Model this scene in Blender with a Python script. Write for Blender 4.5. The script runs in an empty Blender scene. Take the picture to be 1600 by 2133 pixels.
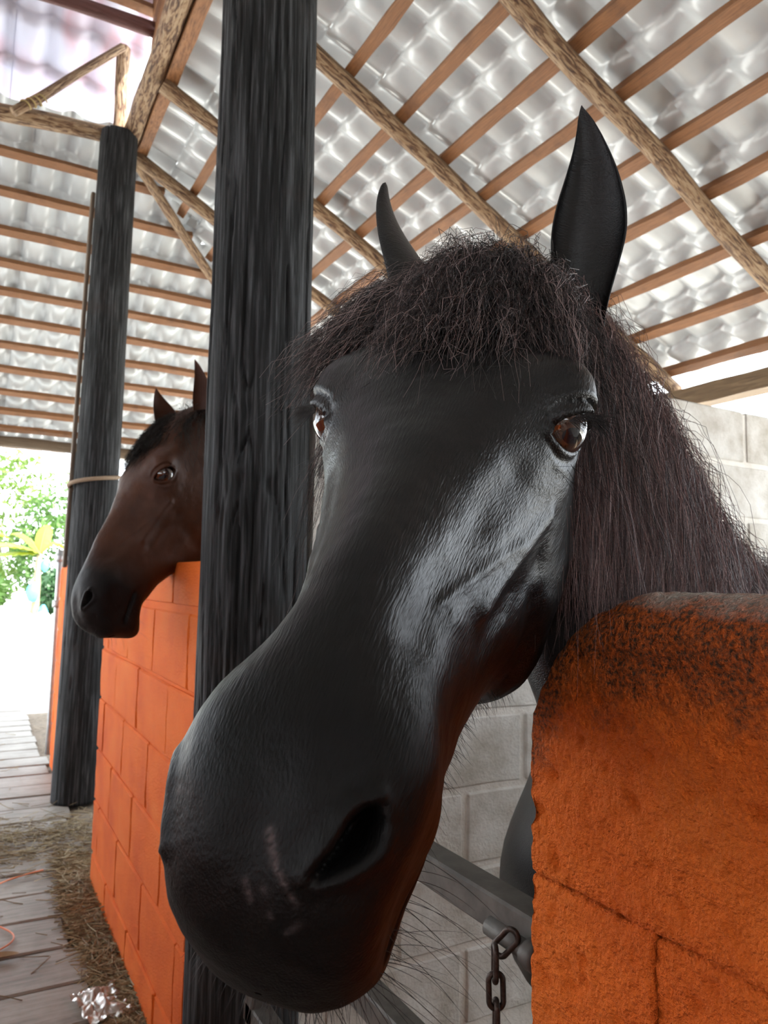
import bpy, math, random
import numpy as np
from mathutils import Vector

# ------------------------------------------------------------------ camera, world, light, exposure
scene = bpy.context.scene
COL = scene.collection
H_CAM = 1.15
YAW, PITCH, ROLL, FPX = math.radians(29.0), math.radians(5.5), math.radians(1.2), 1550.0
CF = np.array([math.sin(YAW)*math.cos(PITCH), math.cos(YAW)*math.cos(PITCH), math.sin(PITCH)])
_r = np.array([math.cos(YAW), -math.sin(YAW), 0.0]); _u = np.cross(_r, CF)
CR = math.cos(ROLL)*_r + math.sin(ROLL)*_u
CU = -math.sin(ROLL)*_r + math.cos(ROLL)*_u
CC = np.array([0.0, 0.0, H_CAM])
cam_d = bpy.data.cameras.new('camera'); cam = bpy.data.objects.new('camera', cam_d); COL.objects.link(cam)
cam_d.sensor_fit = 'VERTICAL'; cam_d.sensor_height = 36.0; cam_d.lens = 36.0*FPX/2133.0
cam_d.clip_start = 0.02; cam_d.clip_end = 300
from mathutils import Matrix
cam.matrix_world = Matrix(((CR[0], CU[0], -CF[0], CC[0]), (CR[1], CU[1], -CF[1], CC[1]), (CR[2], CU[2], -CF[2], CC[2]), (0, 0, 0, 1)))
cam_d.dof.use_dof = True; cam_d.dof.focus_distance = 0.58; cam_d.dof.aperture_fstop = 16.0
scene.camera = cam

world = bpy.data.worlds.new('world'); scene.world = world; world.use_nodes = True
_n = world.node_tree.nodes; _bg = _n['Background']
_bg.inputs[0].default_value = (0.86, 0.93, 1.0, 1); _bg.inputs[1].default_value = 4.0
sun_d = bpy.data.lights.new('sun_offscreen', 'SUN'); sun = bpy.data.objects.new('sun_offscreen', sun_d); COL.objects.link(sun)
sun_d.energy = 14.0; sun_d.angle = math.radians(1.0); sun_d.color = (1.0, 0.95, 0.86)
sun.rotation_euler = (math.radians(28), math.radians(22), 0.0)
scene.view_settings.view_transform = 'Standard'; scene.view_settings.look = 'None'
scene.view_settings.gamma = 1.0; scene.view_settings.use_curve_mapping = False
scene.view_settings.exposure = 0.85

# ------------------------------------------------------------------ helpers
rng = np.random.default_rng(7)
random.seed(7)

def _hash(ix, iy, iz, seed):
    h = (ix*374761393 + iy*668265263 + iz*2147483647 + seed*1274126177) & 0xFFFFFFFF
    h = ((h ^ (h >> 13))*1274126177) & 0xFFFFFFFF
    h = (h ^ (h >> 16)) & 0xFFFFFF
    return h.astype(np.float64)/0xFFFFFF

def vnoise(P, seed=0):
    P = np.asarray(P, float); i = np.floor(P).astype(np.int64); f = P - i; f = f*f*(3-2*f)
    out = 0
    for dx in (0, 1):
        for dy in (0, 1):
            for dz in (0, 1):
                w = (f[..., 0] if dx else 1-f[..., 0])*(f[..., 1] if dy else 1-f[..., 1])*(f[..., 2] if dz else 1-f[..., 2])
                out = out + w*_hash(i[..., 0]+dx, i[..., 1]+dy, i[..., 2]+dz, seed)
    return out*2-1

def fbm(P, oct=3, seed=0):
    s = 0; a = 1.0; P = np.asarray(P, float)
    for k in range(oct):
        s = s + a*vnoise(P*(2.0**k), seed+k*17); a *= .5
    return s

def mesh_np(name, V, F, uv=None, smooth=True, mat=None):
    V = np.asarray(V, np.float32); F = np.asarray(F, np.int32); k = F.shape[1]
    me = bpy.data.meshes.new(name)
    me.vertices.add(len(V)); me.vertices.foreach_set('co', V.ravel())
    me.loops.add(F.size); me.loops.foreach_set('vertex_index', F.ravel())
    me.polygons.add(len(F)); me.polygons.foreach_set('loop_start', np.arange(0, F.size, k, dtype=np.int32))
    if uv is not None:
        l = me.uv_layers.new(name='UVMap'); l.data.foreach_set('uv', np.asarray(uv, np.float32)[F.ravel()].ravel())
    me.update(calc_edges=True); me.validate()
    me.polygons.foreach_set('use_smooth', np.full(len(me.polygons), smooth, dtype=bool))
    if mat: me.materials.append(mat)
    return me

def obj(name, me, parent=None, mat=None, loc=(0, 0, 0), rot=(0, 0, 0)):
    o = bpy.data.objects.new(name, me); COL.objects.link(o); o.location = loc; o.rotation_euler = rot
    if parent is not None: o.parent = parent
    if mat is not None and me is not None and len(me.materials) == 0: me.materials.append(mat)
    return o

def tag(o, label=None, cat=None, group=None, kind=None):
    if label: o['label'] = label
    if cat: o['category'] = cat
    if group: o['group'] = group
    if kind: o['kind'] = kind
    return o

def empty(name, loc=(0, 0, 0)):
    o = bpy.data.objects.new(name, None); COL.objects.link(o); o.location = loc; o.empty_display_size = .05
    return o

def grid_faces(n, m, wrap=False, off=0):
    i = np.arange(n-1)[:, None]; j = np.arange(m if wrap else m-1)[None, :]; j2 = (j+1) % m
    a = i*m+j; b = i*m+j2; c = (i+1)*m+j2; d = (i+1)*m+j
    return np.stack([a, b, c, d], -1).reshape(-1, 4)+off

def tubes(P, rad, sides=3):
    """P [N,K,3], rad [N,K] -> verts, quads of thin tubes (ends open)."""
    P = np.asarray(P, float); N, K, _ = P.shape
    T = np.gradient(P, axis=1); T /= np.linalg.norm(T, axis=2, keepdims=True)+1e-9
    ref = np.array([.31, .22, .92]); A = np.cross(T, ref); A /= np.linalg.norm(A, axis=2, keepdims=True)+1e-9
    B = np.cross(T, A)
    ang = np.arange(sides)*2*np.pi/sides
    V = P[:, :, None, :] + rad[:, :, None, None]*(np.cos(ang)[None, None, :, None]*A[:, :, None, :]+np.sin(ang)[None, None, :, None]*B[:, :, None, :])
    f = grid_faces(K, sides, True)
    F = (f[None]+(np.arange(N)*K*sides)[:, None, None]).reshape(-1, 4)
    return V.reshape(-1, 3), F

def smooth_path(pts, n):
    pts = np.asarray(pts, float); m = len(pts); t = np.arange(m, dtype=float)
    M = spline_mat(m); q = np.linspace(0, m-1, n)
    return spline_eval(t, pts, q)

def spline_mat(m):
    return None

def spline_eval(t, y, q):
    """natural cubic spline through y at integer t, evaluated at q."""
    y = np.asarray(y, float); m = len(y)
    A = np.zeros((m, m)); A[0, 0] = A[-1, -1] = 1
    r = np.zeros_like(y)
    for i in range(1, m-1):
        A[i, i-1] = 1; A[i, i] = 4; A[i, i+1] = 1; r[i] = 6*(y[i+1]-2*y[i]+y[i-1])
    k = np.linalg.solve(A, r.reshape(m, -1)).reshape(y.shape)
    i = np.clip(np.floor(q).astype(int), 0, m-2); f = q-i
    sh = (-1,)+(1,)*(y.ndim-1); f = f.reshape(sh)
    return (1-f)*y[i]+f*y[i+1]+((1-f)**3-(1-f))*k[i]/6+(f**3-f)*k[i+1]/6

def periodic_spline(pts, n):
    """closed chord-length cubic spline through pts [m,2] resampled to n points uniform in arc length (starting at pts[0])."""
    m = len(pts); d = np.linalg.norm(np.roll(pts, -1, 0)-pts, axis=1)**.75+1e-6
    t = np.concatenate([[0], np.cumsum(d)]); A = np.zeros((m, m)); r = np.zeros((m, 2))
    for i in range(m):
        h0 = d[i-1]; h1 = d[i]
        A[i, i-1] += h0; A[i, i] += 2*(h0+h1); A[i, (i+1) % m] += h1
        r[i] = 6*((pts[(i+1) % m]-pts[i])/h1-(pts[i]-pts[i-1])/h0)
    k = np.linalg.solve(A, r)
    def ev(q):
        i = np.clip(np.searchsorted(t, q, side='right')-1, 0, m-1); h = d[i]; b = (q-t[i])/h; a = 1-b; j = (i+1) % m
        a = a[:, None]; b = b[:, None]; h = h[:, None]
        return a*pts[i]+b*pts[j]+((a**3-a)*k[i]+(b**3-b)*k[j])*h*h/6
    q = np.linspace(0, t[-1], 400); c = ev(q); L = np.concatenate([[0], np.cumsum(np.linalg.norm(np.diff(c, axis=0), axis=1))])
    qq = np.interp(np.linspace(0, L[-1], n, endpoint=False), L, q)
    return ev(qq)

def vnormals(V, F):
    V = V.astype(float); fn = np.cross(V[F[:, 2]]-V[F[:, 0]], V[F[:, 3]]-V[F[:, 1]])
    N = np.zeros_like(V)
    for k in range(4): np.add.at(N, F[:, k], fn)
    return N/(np.linalg.norm(N, axis=1, keepdims=True)+1e-12)

def sstep(a, b, x):
    t = np.clip((x-a)/(b-a), 0, 1); return t*t*(3-2*t)

# ---- materials
class NT:
    def __init__(s, name):
        s.m = bpy.data.materials.new(name); s.m.use_nodes = True; s.t = s.m.node_tree; s.n = s.t.nodes; s.l = s.t.links
        s.p = s.n['Principled BSDF']
    def add(s, typ, **kw):
        n = s.n.new(typ)
        for k, v in kw.items():
            if k in n.inputs.keys(): pass
            setattr(n, k, v) if hasattr(n, k) else None
        return n
    def coord(s, kind='Object', scale=(1, 1, 1), rot=(0, 0, 0)):
        c = s.n.new('ShaderNodeTexCoord'); mp = s.n.new('ShaderNodeMapping')
        mp.inputs['Scale'].default_value = scale; mp.inputs['Rotation'].default_value = rot
        s.l.new(c.outputs[kind], mp.inputs[0]); return mp.outputs[0]
    def noise(s, vec, scale=5, detail=4, rough=.55, dist=0):
        n = s.n.new('ShaderNodeTexNoise'); n.inputs['Scale'].default_value = scale; n.inputs['Detail'].default_value = detail
        n.inputs['Roughness'].default_value = rough; n.inputs['Distortion'].default_value = dist
        if vec is not None: s.l.new(vec, n.inputs['Vector'])
        return n.outputs['Fac']
    def ramp(s, fac, stops):
        r = s.n.new('ShaderNodeValToRGB'); e = r.color_ramp.elements
        while len(e) < len(stops): e.new(.5)
        for k, (p, c) in enumerate(stops):
            e[k].position = p; e[k].color = (*c, 1) if len(c) == 3 else c
        s.l.new(fac, r.inputs[0]); return r.outputs[0]
    def mix(s, fac, a, b, mode='MIX'):
        n = s.n.new('ShaderNodeMix'); n.data_type = 'RGBA'; n.blend_type = mode
        for sock, v in ((n.inputs[0], fac), (n.inputs[6], a), (n.inputs[7], b)):
            if isinstance(v, (int, float)): sock.default_value = v
            elif isinstance(v, tuple): sock.default_value = (*v, 1) if len(v) == 3 else v
            else: s.l.new(v, sock)
        return n.outputs[2]
    def math(s, op, a, b=0.0):
        n = s.n.new('ShaderNodeMath'); n.operation = op
        for sock, v in ((n.inputs[0], a), (n.inputs[1], b)):
            if isinstance(v, (int, float)): sock.default_value = v
            else: s.l.new(v, sock)
        return n.outputs[0]
    def bump(s, h, strength=.3, dist=.01):
        b = s.n.new('ShaderNodeBump'); b.inputs['Strength'].default_value = strength; b.inputs['Distance'].default_value = dist
        s.l.new(h, b.inputs['Height']); s.l.new(b.outputs[0], s.p.inputs['Normal']); return b
    def col(s, c):
        if isinstance(c, tuple): s.p.inputs['Base Color'].default_value = (*c, 1)
        else: s.l.new(c, s.p.inputs['Base Color'])
    def set(s, **kw):
        for k, v in kw.items():
            sk = s.p.inputs[k.replace('_', ' ')]
            if isinstance(v, (int, float, tuple)): sk.default_value = v
            else: s.l.new(v, sk)
        return s

def mat_wood(name, c0, c1, c2, axis=2, sc=6, stretch=14, rough=.75, bump=.4, dist=.01, coord='Object'):
    t = NT(name); s = [stretch]*3; s[axis] = 1.0
    v = t.coord(coord, tuple(s)); n = t.noise(v, sc, 6, .65, .4); n2 = t.noise(t.coord(coord), 9, 3)
    c = t.ramp(n, [(.25, c0), (.5, c1), (.75, c2)]); c = t.mix(t.ramp(n2, [(.35, (0, 0, 0)), (.7, (1, 1, 1))]), c, c1, 'MIX')
    t.col(c); t.set(Roughness=rough); t.bump(n, bump, dist); return t.m

def mat_simple(name, c, rough=.6, metallic=0.0, var=.15, sc=20, bump=.1, dist=.004):
    t = NT(name); n = t.noise(t.coord(), sc, 4)
    lo = tuple(x*(1-var) for x in c); hi = tuple(min(1, x*(1+var)) for x in c)
    t.col(t.ramp(n, [(.3, lo), (.7, hi)])); t.set(Roughness=rough, Metallic=metallic)
    if bump: t.bump(n, bump, dist)
    return t.m

def mat_hair(name, c0, c1, c2, rough=.5):
    t = NT(name); sx = t.n.new('ShaderNodeSeparateXYZ'); t.l.new(t.coord('UV'), sx.inputs[0])
    t.col(t.ramp(sx.outputs[0], [(.1, c0), (.62, c1), (.97, c2)])); t.set(Roughness=rough)
    t.p.inputs['Specular IOR Level'].default_value = .5
    return t.m


# ------------------------------------------------------------------ materials of the place
def mat_roof():
    t = NT('roof_sheet_grey'); n = t.noise(t.coord(), 3.0, 4); n2 = t.noise(t.coord('Object', (1, 1, 1)), 40, 3)
    c = t.ramp(n, [(.3, (.43, .46, .475)), (.7, (.55, .58, .59))]); c = t.mix(t.ramp(n2, [(.62, (0, 0, 0)), (.8, (.35, .35, .35))]), c, (.42, .40, .37))
    t.col(c); t.set(Roughness=.24); t.p.inputs['Specular IOR Level'].default_value = .9
    tr = t.n.new('ShaderNodeBsdfTranslucent'); tr.inputs[0].default_value = (.93, .95, .95, 1)
    mx = t.n.new('ShaderNodeMixShader'); mx.inputs[0].default_value = .014
    t.l.new(t.p.outputs[0], mx.inputs[1]); t.l.new(tr.outputs[0], mx.inputs[2]); t.l.new(mx.outputs[0], t.n['Material Output'].inputs[0])
    return t.m
def mat_roof_clear():
    t = NT('roof_sheet_pink'); n = t.noise(t.coord('Object', (1.2, .5, .5)), 2.2, 2)
    c = t.ramp(n, [(.40, (.60, .59, .68)), (.50, (.60, .43, .50)), (.60, (.58, .57, .66))])
    t.col(c); t.set(Roughness=.35)
    tr = t.n.new('ShaderNodeBsdfTranslucent'); t.l.new(c, tr.inputs[0])
    mx = t.n.new('ShaderNodeMixShader'); mx.inputs[0].default_value = .022
    t.l.new(t.p.outputs[0], mx.inputs[1]); t.l.new(tr.outputs[0], mx.inputs[2]); t.l.new(mx.outputs[0], t.n['Material Output'].inputs[0])
    return t.m
M_ROOF = mat_roof(); M_ROOFP = mat_roof_clear()
def mat_batten(name, a, b, c):
    t = NT(name); n = t.noise(t.coord('Generated', (3, 60, 60)), 2.0, 5, .6); n2 = t.noise(t.coord(), 7, 4, .6)
    col = t.ramp(n, [(.3, a), (.5, b), (.72, c)]); col = t.mix(t.ramp(n2, [(.55, (0, 0, 0)), (.75, (.7, .7, .7))]), col, a)
    t.col(col); t.set(Roughness=.65); t.bump(n, .4, .004); return t.m
M_BATTEN = mat_batten('batten_wood', (.095, .036, .012), (.22, .092, .032), (.31, .145, .058))
def mat_pole():
    t = NT('bark_pole'); n = t.noise(t.coord('UV', (9, 4.5, 1)), 2.4, 5, .62, 1.2); n2 = t.noise(t.coord('UV', (6, 30, 1)), 2, 3)
    c = t.ramp(n, [(.38, (.055, .025, .012)), (.46, (.15, .075, .034)), (.53, (.31, .20, .11)), (.70, (.42, .31, .20))])
    t.col(c); t.set(Roughness=.7); t.bump(n, .8, .012); return t.m
M_POLE = mat_pole()
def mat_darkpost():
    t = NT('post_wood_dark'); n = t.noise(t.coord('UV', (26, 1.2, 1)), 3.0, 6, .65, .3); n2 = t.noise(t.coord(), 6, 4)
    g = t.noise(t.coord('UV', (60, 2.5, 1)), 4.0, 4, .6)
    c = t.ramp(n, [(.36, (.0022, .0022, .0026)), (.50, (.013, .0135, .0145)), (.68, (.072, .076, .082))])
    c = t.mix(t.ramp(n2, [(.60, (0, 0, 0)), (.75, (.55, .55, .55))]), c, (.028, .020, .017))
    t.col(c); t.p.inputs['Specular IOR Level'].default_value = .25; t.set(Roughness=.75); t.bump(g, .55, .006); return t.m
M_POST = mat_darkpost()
def mat_block(name, c0, c1, c2, mossy=None, sc=60):
    t = NT(name); v = t.coord('Object'); gi = t.n.new('ShaderNodeNewGeometry')
    n = t.noise(gi.outputs['Position'], 9, 5, .6); n2 = t.noise(gi.outputs['Position'], sc*2, 3, .7)
    c = t.ramp(n, [(.3, c0), (.5, c1), (.72, c2)])
    t.col(c); t.set(Roughness=.85); t.bump(n2, .5, .006); return t.m
M_BLOCK = mat_block('concrete_block', (.36, .325, .27), (.53, .51, .47), (.68, .67, .64))
M_MORTAR = mat_block('mortar', (.52, .49, .44), (.66, .63, .58), (.76, .73, .68))
def mat_orange():
    t = NT('orange_paint'); gi = t.n.new('ShaderNodeNewGeometry'); P = gi.outputs['Position']
    big = t.noise(P, 5, 4); fine = t.noise(P, 170, 4, .7); mid = t.noise(P, 38, 5, .65)
    c = t.ramp(big, [(.3, (.68, .115, .012)), (.55, (.80, .160, .017)), (.75, (.82, .195, .026))])
    c = t.mix(t.ramp(mid, [(.70, (0, 0, 0)), (.78, (.7, .7, .7))]), c, (.30, .20, .13))
    t.col(c); t.set(Roughness=.85); t.p.inputs['Specular IOR Level'].default_value = .2; t.bump(fine, .8, .010); return t.m
M_ORANGE = mat_orange()
def mat_orange_cap():
    """the same paint, worn and grown over with dark algae along the rounded top where rain and rubbing reach it"""
    t = NT('orange_paint_worn'); gi = t.n.new('ShaderNodeNewGeometry'); P = gi.outputs['Position']
    big = t.noise(P, 6, 4); fine = t.noise(P, 230, 3, .65); mid = t.noise(P, 30, 5, .7); chip = t.noise(P, 20, 3, .5)
    c = t.ramp(big, [(.3, (.68, .115, .012)), (.55, (.80, .160, .017)), (.75, (.82, .195, .026))])
    sx = t.n.new('ShaderNodeSeparateXYZ'); t.l.new(P, sx.inputs[0])
    zz = t.math('ADD', sx.outputs[2], t.math('MULTIPLY', t.math('SUBTRACT', mid, .5), .16))
    edge = t.math('MULTIPLY', t.math('SUBTRACT', sx.outputs[1], .505), 1.6)
    edge = t.math('MAXIMUM', edge, 0.0)
    edge = t.math('MULTIPLY', edge, t.math('GREATER_THAN', sx.outputs[2], .96))
    zz = t.math('ADD', zz, edge)
    wear = t.ramp(zz, [(.0, (0, 0, 0)), (1.0, (1, 1, 1))])
    mr = t.n.new('ShaderNodeMapRange'); mr.inputs[1].default_value = 1.040; mr.inputs[2].default_value = 1.085; t.l.new(zz, mr.inputs[0])
    m2 = t.math('MULTIPLY', mr.outputs[0], t.ramp(fine, [(.35, (.95, .95, .95)), (.62, (.25, .25, .25))]))
    c = t.mix(m2, c, (.050, .038, .026))
    ch = t.math('MULTIPLY', mr.outputs[0], t.ramp(chip, [(.68, (0, 0, 0)), (.72, (1, 1, 1))]))
    c = t.mix(ch, c, (.42, .38, .30))
    tp = t.n.new('ShaderNodeMapRange'); tp.inputs[1].default_value = 1.128; tp.inputs[2].default_value = 1.150; t.l.new(t.math('ADD', sx.outputs[2], t.math('MULTIPLY', t.math('SUBTRACT', chip, .5), .05)), tp.inputs[0])
    c = t.mix(t.math('MULTIPLY', tp.outputs[0], .85), c, (.46, .43, .38))
    t.col(c); t.set(Roughness=.85); t.p.inputs['Specular IOR Level'].default_value = .2; t.bump(fine, 1.0, .014); return t.m
M_ORANGEC = mat_orange_cap()
def mat_plank():
    t = NT('floor_plank'); v = t.coord('Object', (1.2, 16, 16)); n = t.noise(v, 3, 5, .6, .3); gi = t.n.new('ShaderNodeNewGeometry'); n2 = t.noise(gi.outputs['Position'], 5, 5, .65)
    c = t.ramp(n, [(.25, (.085, .070, .058)), (.5, (.19, .165, .14)), (.75, (.28, .25, .22))])
    c = t.mix(t.ramp(n2, [(.40, (0, 0, 0)), (.75, (.75, .75, .75))]), c, (.34, .315, .28))
    t.col(c); t.set(Roughness=.6); t.bump(n, .4, .005); return t.m
M_PLANK = mat_plank()
M_DIRT = mat_simple('dirt', (.17, .13, .09), .9, var=.35, sc=30, bump=.6, dist=.02)
M_YARD = mat_simple('pale_yard', (.60, .59, .55), .9, var=.12, sc=4, bump=.2)
M_STRAW = mat_hair('straw', (.16, .11, .055), (.33, .26, .14), (.50, .43, .28), .7)
M_STEEL = mat_simple('gate_steel', (.075, .068, .060), .6, .25, .3, 40, .15)
M_CHAIN = mat_simple('rusty_chain', (.050, .036, .030), .50, .7, .5, 160, .5, .002)
M_GALV = mat_simple('galvanised', (.45, .46, .47), .4, .6, .15, 30, .1)

def box_np(sx, sy, sz, bev=.004, rough=0.0, seg=1, seed=0):
    import bmesh
    bm = bmesh.new(); bmesh.ops.create_cube(bm, size=1)
    for v in bm.verts: v.co = Vector((v.co.x*sx, v.co.y*sy, v.co.z*sz))
    if bev: bmesh.ops.bevel(bm, geom=bm.edges[:], offset=bev, segments=1, affect='EDGES', profile=.6)
    me = bpy.data.meshes.new('box'); bm.to_mesh(me); bm.free(); return me

def pole_mesh(a, b, r0, r1, seed, wob=.012, n=18, K=40, knots=.15):
    a, b = np.array(a, float), np.array(b, float); L = np.linalg.norm(b-a); t = np.linspace(0, 1, K)
    ax = (b-a)/L; ref = np.array([.2, .1, .97]) if abs(ax[2]) < .9 else np.array([1.0, 0, 0]); A = np.cross(ax, ref); A /= np.linalg.norm(A); B = np.cross(ax, A)
    off = np.stack([vnoise(np.stack([t*L*1.7, t*0+seed*3.1, t*0], -1), seed), vnoise(np.stack([t*L*1.7, t*0+seed*5.3, t*0+9], -1), seed)], -1)*wob*np.sin(np.pi*t)[:, None]
    C = a+(b-a)*t[:, None]+A*off[:, :1]+B*off[:, 1:]
    ang = np.arange(n)*2*np.pi/n
    R = (r0+(r1-r0)*t)[:, None]*(1+.10*vnoise(np.stack([np.cos(ang)[None]*1.2+t[:, None]*0, np.sin(ang)[None]*1.2+0*t[:, None], t[:, None]*L*5+0*ang[None]], -1), seed+5))
    V = C[:, None]+R[..., None]*(np.cos(ang)[None, :, None]*A+np.sin(ang)[None, :, None]*B)
    uv = np.stack([np.repeat((np.arange(n)/n)[None], K, 0), np.repeat((t*L)[:, None], n, 1)], -1)
    V = np.concatenate([a[None]+0*V[:1, :, 0].reshape(-1, 1)*0 if False else np.repeat(C[:1], n, 0)[None], V, np.repeat(C[-1:], n, 0)[None]], 0)
    uv = np.concatenate([uv[:1], uv, uv[-1:]], 0)
    return V.reshape(-1, 3), grid_faces(K+2, n, True), uv.reshape(-1, 2)

def pole(name, a, b, r0, r1, seed, mat, parent=None, **kw):
    V, F, uv = pole_mesh(a, b, r0, r1, seed, **kw)
    return obj(name, mesh_np(name, V, F, uv, True, mat), parent)

def beam_box(name, a, b, w, h, mat, parent=None, up=(0, 0, 1), seed=0, wob=.0022):
    """rough sawn bar from a to b, width w, height h, slightly uneven edges."""
    a, b = np.array(a, float), np.array(b, float); ax = (b-a)/np.linalg.norm(b-a); up = np.array(up, float); S = np.cross(ax, up); S /= np.linalg.norm(S); U = np.cross(S, ax)
    K = max(4, int(np.linalg.norm(b-a)/.18)); t = np.linspace(0, 1, K); C = a+(b-a)*t[:, None]
    c = np.array([[-1, -1], [1, -1], [1, 1], [-1, 1]])*.5
    nz = np.random.default_rng(seed).normal(0, wob, (K, 4, 2))
    V = C[:, None]+(c[None, :, :1]*w+nz[..., :1])*S+(c[None, :, 1:]*h+nz[..., 1:])*U
    V = np.concatenate([np.repeat(V[:1].mean(1, keepdims=True), 4, 1), V, np.repeat(V[-1:].mean(1, keepdims=True), 4, 1)], 0)
    return obj(name, mesh_np(name, V.reshape(-1, 3), grid_faces(K+2, 4, True), None, False, mat), parent)

# ------------------------------------------------------------------ ground, floor
ground = tag(obj('ground', mesh_np('ground', [(-60, -40, -.045), (60, -40, -.045), (60, 90, -.045), (-60, 90, -.045)], [(0, 1, 2, 3)], None, False, M_YARD)), kind='structure')
g = 40; gx, gy = np.meshgrid(np.linspace(.36, 3.6, 60), np.linspace(-6.0, 7.2, 150), indexing='ij')
gz = -.018+.014*fbm(np.stack([gx*4, gy*4, gx*0], -1), 3, 2)
stall_floor = tag(obj('floor_stall', mesh_np('floor_stall', np.stack([gx, gy, gz], -1).reshape(-1, 3), grid_faces(60, 150)[:, ::-1], None, True, M_DIRT)), kind='structure')
floor = tag(obj('floor', mesh_np('floor', [(-1.9, -6.0, -.04), (.40, -6.0, -.04), (.40, 7.3, -.04), (-1.9, 7.3, -.04)], [(0, 1, 2, 3)], None, False, M_DIRT)), kind='structure')
y = -5.95; k = 0
while y < 7.2:
    wd = .232+random.uniform(-.012, .012); x1 = (.365 if y < 3.05 else .50)+random.uniform(-.03, .02); x0 = -1.85
    xs = np.linspace(x0, x1, 26); V = []
    for x in xs:
        e = .004*vnoise(np.array([[x*3, k*7.1, 0]]), 4)[0]; zt = .004*vnoise(np.array([[x*1.5, k*3.3, 5]]), 4)[0]
        V += [(x, y+.004+e, -.038), (x, y+wd-.006+e, -.038), (x, y+wd-.006+e, zt-.004), (x, y+wd-.012+e, zt), (x, y+.010+e, zt+.001), (x, y+.004+e, zt-.004)]
    V = np.array(V).reshape(26, 6, 3); V = np.concatenate([np.repeat(V[:1].mean(1, keepdims=True), 6, 1), V, np.repeat(V[-1:].mean(1, keepdims=True), 6, 1)], 0)
    c = np.array([0, y+wd/2, 0]); me = mesh_np('plank', V.reshape(-1, 3)-c, grid_faces(28, 6, True), None, False, M_PLANK)
    obj('plank', me, floor, loc=tuple(c)); y += wd; k += 1

# ------------------------------------------------------------------ block walls
def block_mesh(name, sx, sy, sz, mat, seed, amp=.0016, n=(14, 3, 8)):
    """concrete block with rounded rough arrises; thin axis given by the smallest size."""
    import bmesh
    me = box_np(sx, sy, sz, .005); bm = bmesh.new(); bm.from_mesh(me)
    bmesh.ops.subdivide_edges(bm, edges=[e for e in bm.edges if e.calc_length() > .05], cuts=3, use_grid_fill=True)
    P = np.array([v.co[:] for v in bm.verts]); d = np.stack([vnoise(P*22+seed*13.7+j*50, seed+j) for j in range(3)], -1)*amp
    for v, q in zip(bm.verts, d): v.co += Vector(q)
    bm.to_mesh(me); bm.free(); me.name = name; me.materials.append(mat)
    for p in me.polygons: p.use_smooth = False
    return me
CH, BL, MJ = .19, .385, .015
# partition between the stalls, runs along X at Y 1.6 .. 1.72
px0, px1, pz0 = .70, 3.36, .06
core = box_np(px1-px0, .110, 1.755, 0)
wall_back = tag(obj('wall_back', core, None, M_MORTAR, ((px0+px1)/2, 1.660, 1.755/2+.0)), kind='structure')
bms = [block_mesh('block', BL-MJ, .120, CH-MJ, M_BLOCK, s_) for s_ in range(5)]
wx = np.array(wall_back.location)
def put_block(meshes, parent, c, sx=1.0, rz=0.0, name='block'):
    o = obj(name, random.choice(meshes), parent); o.location = Vector(c)-parent.location; o.rotation_euler = (0, 0, rz); o.scale = (sx, 1, 1); return o
for kz in range(-1, 9):
    z = pz0+kz*CH+CH/2
    if kz == -1:
        continue
    x = 1.142-BL*3 if kz % 2 == 0 else 1.330-BL*3
    while x < px1:
        a, b = max(x, px0), min(x+BL, px1)
        if b-a > .06: put_block(bms, wall_back, ((a+b)/2, 1.66+random.uniform(-.002, .002), z), (b-a-MJ)/(BL-MJ))
        x += BL
# left orange wall in front of the bay horse's stall: runs along Y at X .476 .. .60
ly0, ly1 = 1.735, 3.10
wall_left = tag(obj('wall_left', box_np(.112, ly1-ly0, 1.16, 0), None, M_ORANGE, (.538, (ly0+ly1)/2, .58)), kind='structure')
obm = [block_mesh('block', BL-.008, .126, CH-.008, M_ORANGE, 20+s_, .002) for s_ in range(5)]
for kz in range(-1, 6):
    z = .12+kz*CH+CH/2
    if kz == -1: z = .055
    if kz == 5: z = 1.140
    y = ly0-(.12 if kz % 2 else .30)
    while y < ly1:
        a, b = max(y, ly0), min(y+BL, ly1)
        if b-a > .05:
            o = put_block(obm, wall_left, (.538+random.uniform(-.0015, .0015), (a+b)/2, z), (b-a-.008)/(BL-.008), math.pi/2)
            if kz in (-1, 5): o.scale[2] = .6
        y += BL
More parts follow.
